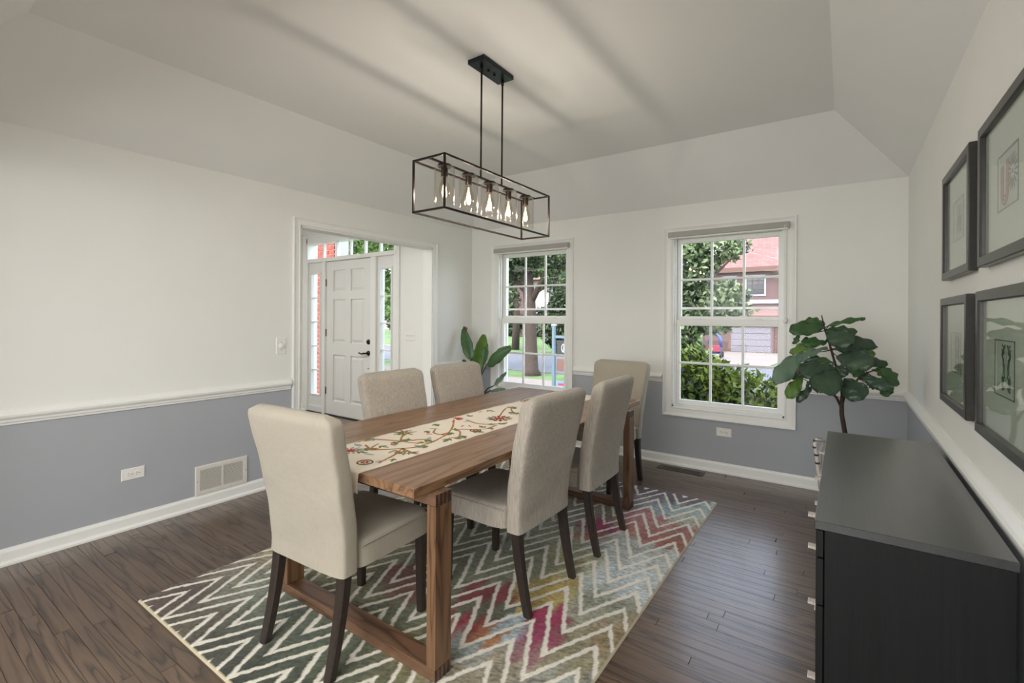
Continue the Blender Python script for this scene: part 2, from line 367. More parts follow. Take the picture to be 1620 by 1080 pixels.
# tray ceiling: sloping band up to the flat centre
TX0, TX1, TY0, TY1 = -3.225, -0.06, 0.55, 4.0
m = MB()
o8 = [(XL, YF), (XR, YF), (XR, YB), (XL, YB)]; i8 = [(TX0, TY0), (TX1, TY0), (TX1, TY1), (TX0, TY1)]
vs = [(x, y, ZC) for x, y in o8] + [(x, y, ZT) for x, y in i8] + [(x, y, ZC+0.12) for x, y in o8] + [(x, y, ZT+0.1) for x, y in i8]
fs = [(4, 5, 6, 7)] + [(i, (i+1) % 4, 4+(i+1) % 4, 4+i) for i in range(4)] + [(15, 14, 13, 12)] + [(8+(i+1) % 4, 8+i, 12+i, 12+(i+1) % 4) for i in range(4)] + [(i, 8+i, 8+(i+1) % 4, (i+1) % 4) for i in range(4)]
m.add(vs, fs); m.box(XL-T_, XR+T_, YB, YB+0.2, ZC, ZC+0.2); m.box(XL-T_, XL, YF-T_, YB, ZC, ZC+0.2); m.box(XR, XR+T_, YF-T_, YB, ZC, ZC+0.2); m.box(XL, XR, YF-T_, YF, ZC, ZC+0.2)
struct(m.build('ceiling', 'ceiling'))
# foyer beyond the cased opening
FX0, DY = -6.46, 3.952
FXR = XL-T_
SL = [(-6.32, -5.965), (-4.86, -4.50)]     # sidelight rough openings
wall_panels('wall_foyer', 'X', DY, 0.16, FX0-T_, FXR+0.0, [(-6.33, -4.49, -0.1, 2.41)], z1=2.7, split=-1)
wall_panels('wall_foyer_left', 'Y', FX0-T_, T_, -0.6, DY, [], z1=2.7, split=-1)
wall_panels('wall_foyer_front', 'X', -0.6-T_, T_, FX0, FXR, [], z1=2.7, split=-1)
m = MB(); m.box(FX0-T_, XL-T_, -0.73, DY+0.16, 2.6, 2.7); struct(m.build('ceiling_foyer', 'ceiling'))
m = MB(); m.box(FX0, XL, -0.73, YF-0.1, 0, 2.6); m.box(FXR, FXR+0.001, YF-0.1, OP0, 2.2, 2.6)
m = MB(); m.box(XL-T_, XL, -0.73, YF-0.1, 0, 2.7); m.box(XL-T_, XL, YF-0.1, YB, ZC+0.2, 2.7); struct(m.build('wall_foyer_right', 'wall'))
# crown-like trim over the door wall
m = MB(); m.extrude([(0,0),(0.05,0),(0.035,-0.03),(0.012,-0.075),(0,-0.08)], (FX0, DY, 2.6), (FXR, DY, 2.6), (0,-1,0)); struct(m.build('trim_1', 'trim'))
# ---------------------------------------------------------------- mouldings
BASE = [(0,0),(0.028,0),(0.028,0.012),(0.02,0.022),(0.014,0.024),(0.014,0.07),(0.011,0.078),(0.006,0.082),(0.004,0.09),(0,0.09)]
RAIL = [(0,0),(0.010,0.002),(0.012,0.014),(0.018,0.018),(0.02,0.03),(0.03,0.044),(0.032,0.056),(0.026,0.066),(0.012,0.078),(0.006,0.084),(0,0.085)]
def run(name, prof, segs, z):
    m = MB()
    for a, b, out in segs: m.extrude(prof, (a[0], a[1], z), (b[0], b[1], z), out)
    return struct(m.build(name, 'trim'))
run('baseboard_left', BASE, [((XL, YF), (XL, 2.20), (1,0,0)), ((XL, 3.885), (XL, YB), (1,0,0))], 0)
run('baseboard_back', BASE, [((XL, YB), (XR, YB), (0,-1,0))], 0)
run('baseboard_right', BASE, [((XR, YF), (XR, YB), (-1,0,0))], 0)
run('baseboard_foyer', BASE, [((FX0, -0.6), (FX0, DY), (1,0,0)), ((FX0, DY), (-6.34, DY), (0,-1,0)), ((-4.42, DY), (FXR, DY), (0,-1,0))], 0)
ZL = 0.757
run('trim_2', RAIL, [((XL, YF), (XL, 2.18), (1,0,0)), ((XL, 3.905), (XL, YB), (1,0,0))], ZL)
run('trim_3', RAIL, [((XL, YB), (-3.43, YB), (0,-1,0)), ((-2.335, YB), (-1.40, YB), (0,-1,0)), ((-0.31, YB), (XR, YB), (0,-1,0))], ZL)
run('trim_4', RAIL, [((XR, YF), (XR, YB), (-1,0,0))], ZL)
CAS = [(0.0,0.0),(0.0,0.010),(0.008,0.014),(0.014,0.010),(0.04,0.012),(0.05,0.016),(0.058,0.022),(0.064,0.022),(0.066,0.0)]
CASW = [(0.0,0.0),(0.0,0.010),(0.010,0.014),(0.018,0.010),(0.05,0.013),(0.062,0.018),(0.074,0.026),(0.082,0.026),(0.084,0.0)]
m = MB(); m.miter_frame(CAS, OP0, OP1, 0, OPZ, lambda a, z, h: (XL+h, a, z), bottom=False)
m.box(FXR-0.002, XL+0.002, OP0-0.001, OP0+0.012, 0, OPZ); m.box(FXR-0.002, XL+0.002, OP1-0.012, OP1+0.001, 0, OPZ); m.box(FXR-0.002, XL+0.002, OP0, OP1, OPZ-0.012, OPZ+0.001)
struct(m.build('trim_5', 'trim'))
# ---------------------------------------------------------------- floor and boards
m = MB(); m.box(FX0-T_, XR+0.75, -4.5, YB, -0.25, -0.012); m.box(FX0, XL, 3.9, DY+0.1, -0.25, -0.012)
floor = struct(m.build('floor', 'floor'))
BW = 0.0572
RUG = (-2.745, -0.755, 0.85, 3.74)
inroom = []; rest = []
r_ = random.Random(3)
ny = int((YB-YF+4.2)/BW)
for j in range(ny):
    y0 = YB-(j+1)*BW; y1 = y0+BW
    if y1 < -1.0: continue
    lo, hi = (FX0, XR) if y0 < DY else (XL, XR)
    x = lo - r_.random()*0.9
    while x < hi:
        L = r_.uniform(0.55, 1.5); a, b = max(x, lo), min(x+L, hi); x += L
        if b - a < 0.02: continue
        hidden = (a > RUG[0]+0.05 and b < RUG[1]-0.05 and y0 > RUG[2]+.05 and y1 < RUG[3]-.05)
        cx, cy = (a+b)/2, (y0+y1)/2
        dpt = cx*fwd.x + cy*fwd.y
        px = 810 + FPX*(cx*rt.x+cy*rt.y)/max(dpt, 0.05)
        pyy = 501 + FPX*1.36/max(dpt, 0.05)
        vis = (not hidden) and dpt > 0.4 and -300 < px < 1750 and pyy < 1230 and (cx > XL-0.1 or (cy > 1.9))
        if cx > -0.04 and 1.62 < cy < 2.93: vis = False
        (inroom if vis else rest).append((dpt, a, b, y0, y1))
inroom.sort(); rest += inroom[295:]; inroom = inroom[:295]
bmesh_cache = {}
def board_mesh(L):
    k = round(L, 2)
    if k not in bmesh_cache:
        mb = MB(); g = 0.0006; h = 0.0006
        x, y = L/2-g, BW/2-g
        vs = [(-x,-y,-0.012),(x,-y,-0.012),(x,y,-0.012),(-x,y,-0.012),(-x,-y,-h),(x,-y,-h),(x,y,-h),(-x,y,-h),(-x+h,-y+h,0),(x-h,-y+h,0),(x-h,y-h,0),(-x+h,y-h,0)]
        fs = [(0,1,5,4),(1,2,6,5),(2,3,7,6),(3,0,4,7),(4,5,9,8),(5,6,10,9),(6,7,11,10),(7,4,8,11),(8,9,10,11)]
        me = bpy.data.meshes.new('floor_board'); me.from_pydata(vs, [], fs); me.materials.append(M['floor']); bmesh_cache[k] = me
    return bmesh_cache[k]
for d_, a, b, y0, y1 in inroom:
    L = round(b-a, 2); o = bpy.data.objects.new('floor_board', board_mesh(b-a)); C.objects.link(o); o.parent = floor
    o.location = ((a+b)/2, (y0+y1)/2, r_.uniform(-0.0004, 0.0))
mb = MB()
for d_, a, b, y0, y1 in rest:
    mb.box(a+0.0009, b-0.0009, y0+0.0009, y1-0.0009, -0.012, 0)
o = mb.build('floor_boards_beyond', 'floor', floor); o['kind'] = 'stuff'
# ---------------------------------------------------------------- windows in the back wall
def sash(name, x0, x1, z0, z1, y, th, parent, gx0, gx1, gz0, gz1, locks=False):
    s = MB(); s.box(x0, gx0, y, y+th, z0, z1, 0.003); s.box(gx1, x1, y, y+th, z0, z1, 0.003)
    s.box(gx0-0.002, gx1+0.002, y, y+th, z0, gz0, 0.003); s.box(gx0-0.002, gx1+0.002, y, y+th, gz1, z1, 0.003)
    so = s.build(name, 'trim', parent)
    ws = (gx1-gx0)/3; mz = (gz0+gz1)/2
    for k in (1, 2):
        q = MB(); q.box(gx0+ws*k-0.010, gx0+ws*k+0.010, y+0.006, y+th-0.006, gz0, gz1, 0.004); q.build('muntin', 'trim', so)
    q = MB(); q.box(gx0, gx1, y+0.0065, y+th-0.0065, mz-0.010, mz+0.010, 0.004); q.build('muntin', 'trim', so)
    for i in range(3):
        for (za, zb) in ((gz0, mz), (mz, gz1)):
            g = MB(); g.box(gx0+ws*i+0.008, gx0+ws*(i+1)-0.008, y+th/2-0.0015, y+th/2+0.0015, za+0.008, zb-0.008); g.build('pane', 'glass', so)
    return so
def window(n, x0, x1, label):
    root = struct(empty('window_%d' % n, ((x0+x1)/2, YB, WZ0))); inv = (-(x0+x1)/2, -YB, -WZ0)
    def P(o):
        o.parent = root; o.location = inv; return o
    m = MB(); m.miter_frame(CASW, x0+0.004, x1-0.004, WZ0+0.004, WZ1-0.004, lambda a, z, h: (a, YB-h, z)); P(m.build('casing', 'trim'))
    m = MB(); m.box(x0, x0+0.015, YB-0.001, YB+0.2, WZ0, WZ1); m.box(x1-0.015, x1, YB-0.001, YB+0.2, WZ0, WZ1)
    m.box(x0, x1, YB-0.001, YB+0.2, WZ0, WZ0+0.02); m.box(x0, x1, YB-0.001, YB+0.2, WZ1-0.02, WZ1)
    m.box(x0+0.015, x0+0.028, YB+0.03, YB+0.045, WZ0, WZ1); m.box(x1-0.028, x1-0.015, YB+0.03, YB+0.045, WZ0, WZ1); P(m.build('jamb', 'trim'))
    g0, g1 = x0+0.06, x1-0.06
    P(sash('lower_sash', x0+0.016, x1-0.016, WZ0+0.02, 1.345, YB+0.047, 0.036, root, g0, g1, 0.602, 1.288))
    P(sash('upper_sash', x0+0.016, x1-0.016, 1.315, WZ1-0.02, YB+0.085, 0.036, root, g0, g1, 1.376, 2.055))
    for s in (-0.25, 0.25):
        m = MB(); cx = (x0+x1)/2+s; m.box(cx-0.03, cx+0.03, YB+0.05, YB+0.078, 1.345, 1.352, 0.002); m.tube([(cx-0.02, YB+0.06, 1.354), (cx+0.022, YB+0.055, 1.356)], 0.004, 6); P(m.build('sash_lock', 'trim'))
    m = MB(); m.box(x0+0.02, x1-0.02, YB+0.15, YB+0.165, 1.44, 1.462); m.box(x0+0.016, x0+0.03, YB+0.15, YB+0.165, WZ0, 1.45); m.box(x1-0.03, x1-0.016, YB+0.15, YB+0.165, WZ0, 1.45)
    P(m.build('screen_frame', 'plastic'))
    return root
window(1, *WIN[0], ''); window(2, *WIN[1], '')
def shade(x0, x1, label, pull):
    r = empty('roller_shade', ((x0+x1)/2, YB-0.04, 2.12)); tag(r, label, 'roller shade', 'roller shades on the windows'); inv = (-(x0+x1)/2, -(YB-0.04), -2.12)
    m = MB(); m.box(x0, x1, YB-0.058, YB-0.012, 2.100, 2.150, 0.004); o = m.build('cassette', 'shade_fabric', r); o.location = inv
    m = MB(); m.box(x0+0.01, x1-0.01, YB-0.05, YB-0.018, 2.088, 2.101, 0.003); o = m.build('bottom_rail', 'trim', r); o.location = inv
    if pull:
        m = MB(); xc = x1-0.03
        m.tube([(xc-0.006, YB-0.062, 2.12), (xc-0.008, YB-0.06, 1.7), (xc-0.006, YB-0.058, 1.36)], 0.0022, 5); m.tube([(xc+0.006, YB-0.062, 2.12), (xc+0.008, YB-0.06, 1.7), (xc+0.006, YB-0.058, 1.36)], 0.0022, 5)
        o = m.build('pull_chain', 'plastic', r); o.location = inv
        m = MB(); m.lathe([(0.001, 0), (0.012, 0.004), (0.018, 0.02), (0.018, 0.03), (0.012, 0.044), (0.001, 0.05)], (xc, YB-0.048, 1.32), 12); o = m.build('chain_tensioner', 'plastic', r, True); o.location = inv
shade(-3.364, -2.382, 'narrow grey shade cassette across the top of the left window', False)
shade(-1.340, -0.362, 'narrow grey shade cassette with pull chain atop the right window', True)
# ---------------------------------------------------------------- front door, sidelights, transom
DX0, DX1 = -5.898, -4.932
dy = DY
dframe = struct(empty('window_3', (-5.41, dy, 0)))      # the frame that holds sidelights and transom
def DP(o, p=None): o.parent = p or dframe; o.location = (5.41, -dy, 0) if p is None else (0, 0, 0); return o
m = MB()
for a, b in ((-6.345, -6.315), (-5.955, -5.90), (-4.93, -4.83), (-4.50, -4.45)):
    m.box(a, b, dy-0.012, dy+0.14, 0, 2.13 if a > -6.3 and a < -4.6 else 2.46, 0.004)
m.box(-6.33, -4.46, dy-0.016, dy+0.14, 2.112, 2.165, 0.004); m.box(-6.345, -4.45, dy-0.012, dy+0.14, 2.385, 2.46, 0.004)
DP(m.build('door_frame', 'trim'))
m = MB(); m.miter_frame(CAS, -6.34, -4.455, 0, 2.455, lambda a, z, h: (a, dy-h-0.001, z), bottom=False); DP(m.build('casing', 'trim'))
# transom lights: six panes
tx = [-6.30 + (1.80)*i/6 for i in range(7)]
for i in range(6):
    m = MB(); m.box(tx[i]+0.008, tx[i+1]-0.008, dy+0.05, dy+0.054, 2.165, 2.385); DP(m.build('pane', 'glass'))
    if i: m = MB(); m.box(tx[i]-0.011, tx[i]+0.011, dy+0.03, dy+0.075, 2.16, 2.39, 0.004); DP(m.build('muntin', 'trim'))
for n, (a, b, g0, g1) in enumerate(((-6.315, -5.955, -6.245, -6.045), (-4.83, -4.50, -4.765, -4.57))):
    s = MB(); z0, z1, q0, q1 = 0.02, 2.112, 0.255, 1.955
    s.box(a, g0, dy+0.02, dy+0.065, z0, z1); s.box(g1, b, dy+0.02, dy+0.065, z0, z1); s.box(g0, g1, dy+0.02, dy+0.065, z0, q0); s.box(g0, g1, dy+0.02, dy+0.065, q1, z1)
    s.miter_frame([(0,0),(0,0.012),(0.018,0.012),(0.022,0)], g0, g1, q0, q1, lambda u, z, h: (u, dy+0.02-h, z))
    s.box(a, b, dy+0.005, dy+0.05, z0-0.02, 0.09, 0.004)
    sp = DP(s.build('sidelight', 'door'))
    for k in range(5):
        za, zb = q0+(q1-q0)*k/5, q0+(q1-q0)*(k+1)/5
        g = MB(); g.box(g0, g1, dy+0.042, dy+0.046, za+0.004, zb-0.004); DP(g.build('pane', 'glass'), sp)
        if k: g = MB(); g.box(g0, g1, dy+0.03, dy+0.06, za-0.009, za+0.009, 0.003); DP(g.build('muntin', 'trim'), sp)
# six-panel door leaf with recessed, raised-field panels
door = struct(empty('door_1', (DX0, dy+0.02, 0)))
def DQ(o): o.parent = door; o.location = (-DX0, -(dy+0.02), 0); return o
m = MB(); cols = [(-5.745, -5.475), (-5.365, -5.095)]; rows = [(1.695, 1.985), (1.0, 1.585), (0.20, 0.83)]
xs = sorted({DX0, DX1, *[c for p in cols for c in p]}); zs = sorted({0.012, 2.105, *[c for p in rows for c in p]})
for i in range(len(xs)-1):
    for j in range(len(zs)-1):
        pan = any(abs(xs[i]-c[0]) < 1e-6 for c in cols) and any(abs(zs[j]-c[0]) < 1e-6 for c in rows)
        if pan: m.box(xs[i], xs[i+1], dy+0.040, dy+0.06, zs[j], zs[j+1])
        else: m.box(xs[i], xs[i+1], dy+0.02, dy+0.064, zs[j], zs[j+1])
DQ(m.build('door_leaf', 'door'))
for c in cols:
    for r in rows:
        m = MB(); x0, x1, z0, z1 = c[0], c[1], r[0], r[1]; e = 0.012; w = 0.034; yf, yb2 = dy+0.024, dy+0.0402
        vs = [(x0+e, yb2, z0+e), (x1-e, yb2, z0+e), (x1-e, yb2, z1-e), (x0+e, yb2, z1-e), (x0+e+w, yf, z0+e+w), (x1-e-w, yf, z0+e+w), (x1-e-w, yf, z1-e-w), (x0+e+w, yf, z1-e-w)]
        m.add(vs, [(0,1,5,4),(1,2,6,5),(2,3,7,6),(3,0,4,7),(4,5,6,7),(3,2,1,0)]); DQ(m.build('panel', 'door'))
for z in (0.33, 1.13, 1.82):
    m = MB(); m.tube([(DX0-0.006, dy+0.012, z-0.05), (DX0-0.006, dy+0.012, z+0.05)], 0.009, 8); m.box(DX0-0.018, DX0+0.004, dy+0.014, dy+0.021, z-0.048, z+0.048); DQ(m.build('hinge', 'hinge'))
m = MB(); kx = -4.997; m.lathe([(0.001, -0.012), (0.030, -0.010), (0.034, 0.0)], (kx, dy+0.02, 1.03), 20, 'Y'); m.lathe([(0.001, -0.028), (0.014, -0.026), (0.016, -0.008)], (kx, dy+0.02, 1.03), 16, 'Y'); DQ(m.build('deadbolt', 'bronze', None, True))
m = MB(); m.lathe([(0.001, -0.016), (0.026, -0.014), (0.034, 0.0)], (kx, dy+0.02, 0.885), 20, 'Y')
m.tube([(kx, dy+0.01, 0.885), (kx, dy-0.03, 0.885), (kx-0.03, dy-0.038, 0.884), (kx-0.065, dy-0.038, 0.876), (kx-0.095, dy-0.036, 0.882), (kx-0.118, dy-0.036, 0.889), (kx-0.135, dy-0.034, 0.878)], [0.011, 0.011, 0.012, 0.010, 0.009, 0.008, 0.004], 8); DQ(m.build('lever_handle', 'bronze', None, True))
m = MB(); m.lathe([(0.001, -0.01), (0.006, -0.008), (0.008, 0)], (kx, dy+0.02, 0.69), 10, 'Y'); DQ(m.build('door_bumper', 'bronze'))
m = MB(); m.box(-6.33, -4.47, dy-0.01, dy+0.14, -0.01, 0.012); DP(m.build('threshold', 'bronze'))
# ---------------------------------------------------------------- rug
RC = [ # colour centres (x, y, colour, radius)
 (-2.6,0.95,(82,62,52),.22),(-2.35,0.95,(92,82,64),.2),(-2.05,0.95,(70,72,58),.25),(-1.75,0.9,(60,66,52),.25),(-2.65,1.25,(132,122,104),.18),(-2.4,1.2,(132,138,118),.2),
 (-2.1,1.2,(96,108,90),.22),(-1.8,1.15,(88,98,78),.22),(-1.5,1.1,(92,100,74),.22),(-2.6,1.55,(176,158,122),.25),(-2.3,1.55,(140,142,104),.22),(-1.95,1.5,(122,120,82),.2),
 (-1.65,1.45,(108,112,84),.2),(-1.35,1.3,(118,112,76),.2),(-1.12,1.35,(156,146,124),.2),(-0.9,1.2,(150,150,140),.25),(-1.86,1.72,(118,60,50),.10),(-1.72,1.62,(120,70,48),.09),
 (-1.42,1.86,(122,34,42),.085),(-1.30,1.62,(134,36,46),.10),(-1.22,1.62,(164,110,60),.07),(-1.09,1.88,(150,40,76),.075),(-1.04,1.74,(142,36,82),.08),(-1.02,1.62,(140,96,104),.06),
 (-0.9,1.72,(150,142,112),.16),(-0.8,1.95,(150,130,98),.12),(-0.95,2.05,(150,152,132),.16),(-1.2,2.05,(176,156,92),.14),(-1.5,2.2,(126,128,100),.22),(-1.35,1.75,(90,92,70),.08),
 (-1.0,1.5,(160,150,128),.14),(-1.25,1.5,(150,160,158),.12),(-1.16,1.72,(166,182,186),.09),(-0.85,1.5,(158,164,156),.15),(-1.9,2.1,(118,122,92),.25),(-2.2,2.1,(150,140,104),.25),
 (-0.95,2.4,(188,196,196),.22),(-1.25,2.4,(166,164,120),.16),(-0.8,2.65,(190,196,190),.18),(-1.1,2.65,(172,176,166),.18),(-1.45,2.65,(150,150,124),.2),(-1.32,2.85,(150,38,86),.085),
 (-1.28,2.72,(160,90,70),.08),(-1.0,2.95,(166,104,92),.11),(-0.86,2.93,(150,92,74),.10),(-0.95,3.05,(176,128,120),.10),(-0.82,3.1,(168,110,100),.09),(-1.12,3.18,(178,120,122),.12),
 (-0.85,3.3,(178,178,160),.14),(-1.05,3.4,(150,172,176),.14),(-0.85,3.5,(164,184,182),.12),(-1.2,3.5,(128,120,124),.12),(-0.95,3.62,(96,84,96),.10),(-1.3,3.65,(92,80,92),.14),
 (-1.6,3.3,(140,130,110),.3),(-2.3,3.0,(160,150,120),.5),(-2.0,3.5,(130,120,110),.3)]
def vnoise(x, y, seed):
    g = np.random.default_rng(seed).random((97, 97)); xi = np.floor(x).astype(int); yi = np.floor(y).astype(int); fx = x-xi; fy = y-yi
    fx = fx*fx*(3-2*fx); fy = fy*fy*(3-2*fy); a = g[xi % 97, yi % 97]; b = g[(xi+1) % 97, yi % 97]; c = g[xi % 97, (yi+1) % 97]; d = g[(xi+1) % 97, (yi+1) % 97]
    return (a*(1-fx)+b*fx)*(1-fy)+(c*(1-fx)+d*fx)*fy
def make_rug():
    x0, x1, y0, y1 = RUG; st = 0.0052; nx, ny = int((x1-x0)/st)+1, int((y1-y0)/st)+1
    X, Y = np.meshgrid(np.linspace(x0, x1, nx), np.linspace(y0, y1, ny)); X = X.ravel(); Y = Y.ravel()
    wob = (vnoise(X*60, Y*60, 1)-.5)*0.014 + (vnoise(X*9, Y*9, 2)-.5)*0.012
    Xw = X + (vnoise(X*50, Y*50, 3)-.5)*0.008
    p = np.abs(((Xw+0.83)/0.30 + 0.5) % 1 - 0.5)*2            # 0 at peak .. 1 at valley
    ph = ((Y + wob - (1.80 - 0.31*p))/0.158)
    d = np.abs((ph+0.5) % 1 - 0.5)
    lw = 0.138
    white = np.clip((lw-d)/0.035+0.5, 0, 1)
    band = np.floor(ph)
    # sample colours at a point shifted per band so bands differ
    hb = lambda a: (np.sin(band*a+1.3)*43758.5453) % 1 - 0.5
    wl = (vnoise(X*30, Y*30, 11)-.5)*0.05; wl2 = (vnoise(X*34, Y*28, 12)-.5)*0.05
    yb = 1.80 - 0.31*p + 0.158*(band+0.5)                     # colour is taken from the band's own axis
    sx = X + hb(12.9)*0.05 + wl; sy = 0.35*Y + 0.65*yb + hb(78.2)*0.05 + wl2
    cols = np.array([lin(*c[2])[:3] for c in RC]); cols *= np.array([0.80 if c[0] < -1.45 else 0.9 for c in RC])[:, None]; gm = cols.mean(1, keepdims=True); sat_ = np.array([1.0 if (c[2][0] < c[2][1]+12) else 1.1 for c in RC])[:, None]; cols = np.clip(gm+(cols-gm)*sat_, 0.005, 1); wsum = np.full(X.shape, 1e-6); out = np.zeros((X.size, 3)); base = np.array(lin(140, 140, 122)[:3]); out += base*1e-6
    for (cx, cy, c, r), cc in zip(RC, cols):
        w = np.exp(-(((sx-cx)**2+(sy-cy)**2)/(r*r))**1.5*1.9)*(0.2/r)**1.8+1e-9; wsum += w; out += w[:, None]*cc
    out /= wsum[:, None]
    t = vnoise(X*55+Y*30, Y*120-X*40, 5); t2 = vnoise(X*140, Y*140, 6); t3 = vnoise(X*14, Y*14, 8); v = 0.34+0.80*t+0.55*t2 + 0.4*(t3-.5)
    out *= v[:, None]
    gap = np.clip(1-np.abs(d-lw-0.03)/0.03, 0, 1)             # shorn edge beside each line
    wcol = np.array(lin(232, 226, 212)[:3])*(0.86+0.2*t2)[:, None]
    col = out*(1-white)[:, None] + wcol*white[:, None]
    e = np.minimum(np.minimum(X-x0, x1-X), np.minimum(Y-y0, y1-Y)); be = np.clip((0.008-e)/0.003, 0, 1)
    col = col*(1-be)[:, None] + np.array(lin(196, 184, 156)[:3])*be[:, None]
    Z = 0.009 + 0.003*(1-white)*(0.6+0.5*t2) - 0.0015*gap; Z = Z*(1-be)+0.006*be; Z[e < 1e-6] = 0.0005
    co_ = np.stack([X-(x0+x1)/2, Y-(y0+y1)/2, Z], 1).astype(np.float32)
    I = np.arange(nx*ny).reshape(ny, nx); q = np.stack([I[:-1, :-1], I[:-1, 1:], I[1:, 1:], I[1:, :-1]], -1).reshape(-1, 4)
    me = bpy.data.meshes.new('area_rug'); me.vertices.add(nx*ny); me.vertices.foreach_set('co', co_.ravel()); me.loops.add(q.size); me.loops.foreach_set('vertex_index', q.ravel().astype(np.int32))
    me.polygons.add(len(q)); me.polygons.foreach_set('loop_start', (np.arange(len(q))*4).astype(np.int32)); me.update(calc_edges=True)
    me.polygons.foreach_set('use_smooth', [True]*len(q))
    at_ = me.color_attributes.new('pile', 'FLOAT_COLOR', 'POINT'); at_.data.foreach_set('color', np.concatenate([col, np.ones((len(col), 1))], 1).astype(np.float32).ravel())
    t = MT('rug_pile'); a = t.n('Attribute'); a.attribute_name = 'pile'; t.l(a.outputs['Color'], t.p.inputs['Base Color']); t.p.inputs['Roughness'].default_value = 0.95; t.p.inputs['Specular IOR Level'].default_value = 0.1; t.p.inputs['Sheen Weight'].default_value = 0.3
    t.bump(t.noise(t.coords(), 320, 3), 0.5, 0.004); me.materials.append(t.m)
    o = bpy.data.objects.new('area_rug', me); C.objects.link(o); o.location = ((x0+x1)/2, (y0+y1)/2, 0.0008)
    tag(o, 'multicoloured zigzag area rug with cream outlines under the dining table', 'rug')
make_rug()
RZ = 0.0138
# ---------------------------------------------------------------- dining table
tb = empty('dining_table', (-1.81, 2.36, RZ)); tag(tb, 'long brown oak dining table with trestle legs on the zigzag rug', 'table')
def TP(o, p=None): o.parent = p or tb; o.location = (1.81, -2.36, -RZ) if p is None else (0, 0, 0); return o
m = MB(); n_ = 5; w_ = (2.36-1.262)/n_
for i in range(n_): m.box(-2.36+w_*i+0.0003, -2.36+w_*(i+1)-0.0003, 1.206, 3.514, 0.705, 0.740, 0.0012)
TP(m.build('table_top', 'table'))
for ya, yb_, in ((1.28, 1.368), (3.208, 3.298)):
    m = MB(); m.box(-2.25, -1.226, ya, yb_, RZ, 0.057, 0.002); fr = TP(m.build('foot_rail', 'table_x'))
    m = MB(); m.box(-2.25, -1.226, ya, yb_, 0.660, 0.704, 0.002); tr_ = TP(m.build('top_rail', 'table_x'))
    for xa, xb in ((-2.25, -2.205), (-1.271, -1.226)):
        m = MB(); m.box(xa, xb, ya, yb_, 0.0575, 0.6595, 0.0015); lg = TP(m.build('leg', 'table_z'))
        xo = xb if xb > -1.5 else xa; e = 0.0009 if xb > -1.5 else -0.0009; fw = (yb_-ya)/8
        for k in range(0, 8, 2):
            for (za, zb, par) in ((0.660, 0.704, tr_), (RZ, 0.057, fr)):
                m = MB(); m.box(xo-0.04*(1 if e > 0 else -1), xo+e, ya+fw*k+0.001, ya+fw*(k+1), za+0.0005, zb-0.0005); TP(m.build('joint_finger', 'finger'), par)
# ---------------------------------------------------------------- table runner with embroidery
rn = empty('table_runner', (-1.77, 2.3, 0.7405)); tag(rn, 'cream table runner embroidered with vines and flowers along the dining table', 'table runner')
RX0, RX1, RY0, RY1 = -1.972, -1.562, 1.203, 3.47
def RP(o): o.parent = rn; o.location = (1.77, -2.3, -0.7405); return o
def runner_mesh():
    prof = [(1.1965, 0.682), (1.196, 0.705), (1.1965, 0.725), (1.198, 0.7385), (1.203, 0.7425)] + [(1.203+(3.47-1.203)*i/60, 0.7418+0.0010*math.sin(i*1.7)) for i in range(1, 61)]
    nx = 14; vs = []; fs = []
    for j, (y, z) in enumerate(prof):
        for i in range(nx+1):
            u = i/nx; x = RX0+(RX1-RX0)*u
            zz = z; yy = y
            if j < 4:
                zz = 0.7385-(0.7385-z)*(0.75+0.55*u**6+0.1*math.sin(u*9)); yy = y-0.004*abs(math.sin(u*11))*(4-j)/4
            vs.append((x+0.003*math.sin(y*9), yy, zz))
    top = len(vs); vs += [(x, y+(0.0022 if k//(nx+1) < 4 else 0), z-(0.0022 if k//(nx+1) >= 4 else 0)) for k, (x, y, z) in enumerate(vs[:])]
    for j in range(len(prof)-1):
        for i in range(nx):
            a = j*(nx+1)+i; fs.append((a, a+1, a+nx+2, a+nx+1)); fs.append((top+a, top+a+nx+1, top+a+nx+2, top+a+1))
    for j in range(len(prof)-1):
        a = j*(nx+1); fs.append((a, a+nx+1, top+a+nx+1, top+a)); a += nx; fs.append((a, top+a, top+a+nx+1, a+nx+1))
    mb = MB(); mb.add(vs, fs); return mb
RP(runner_mesh().build('cloth', 'runner', None, True))
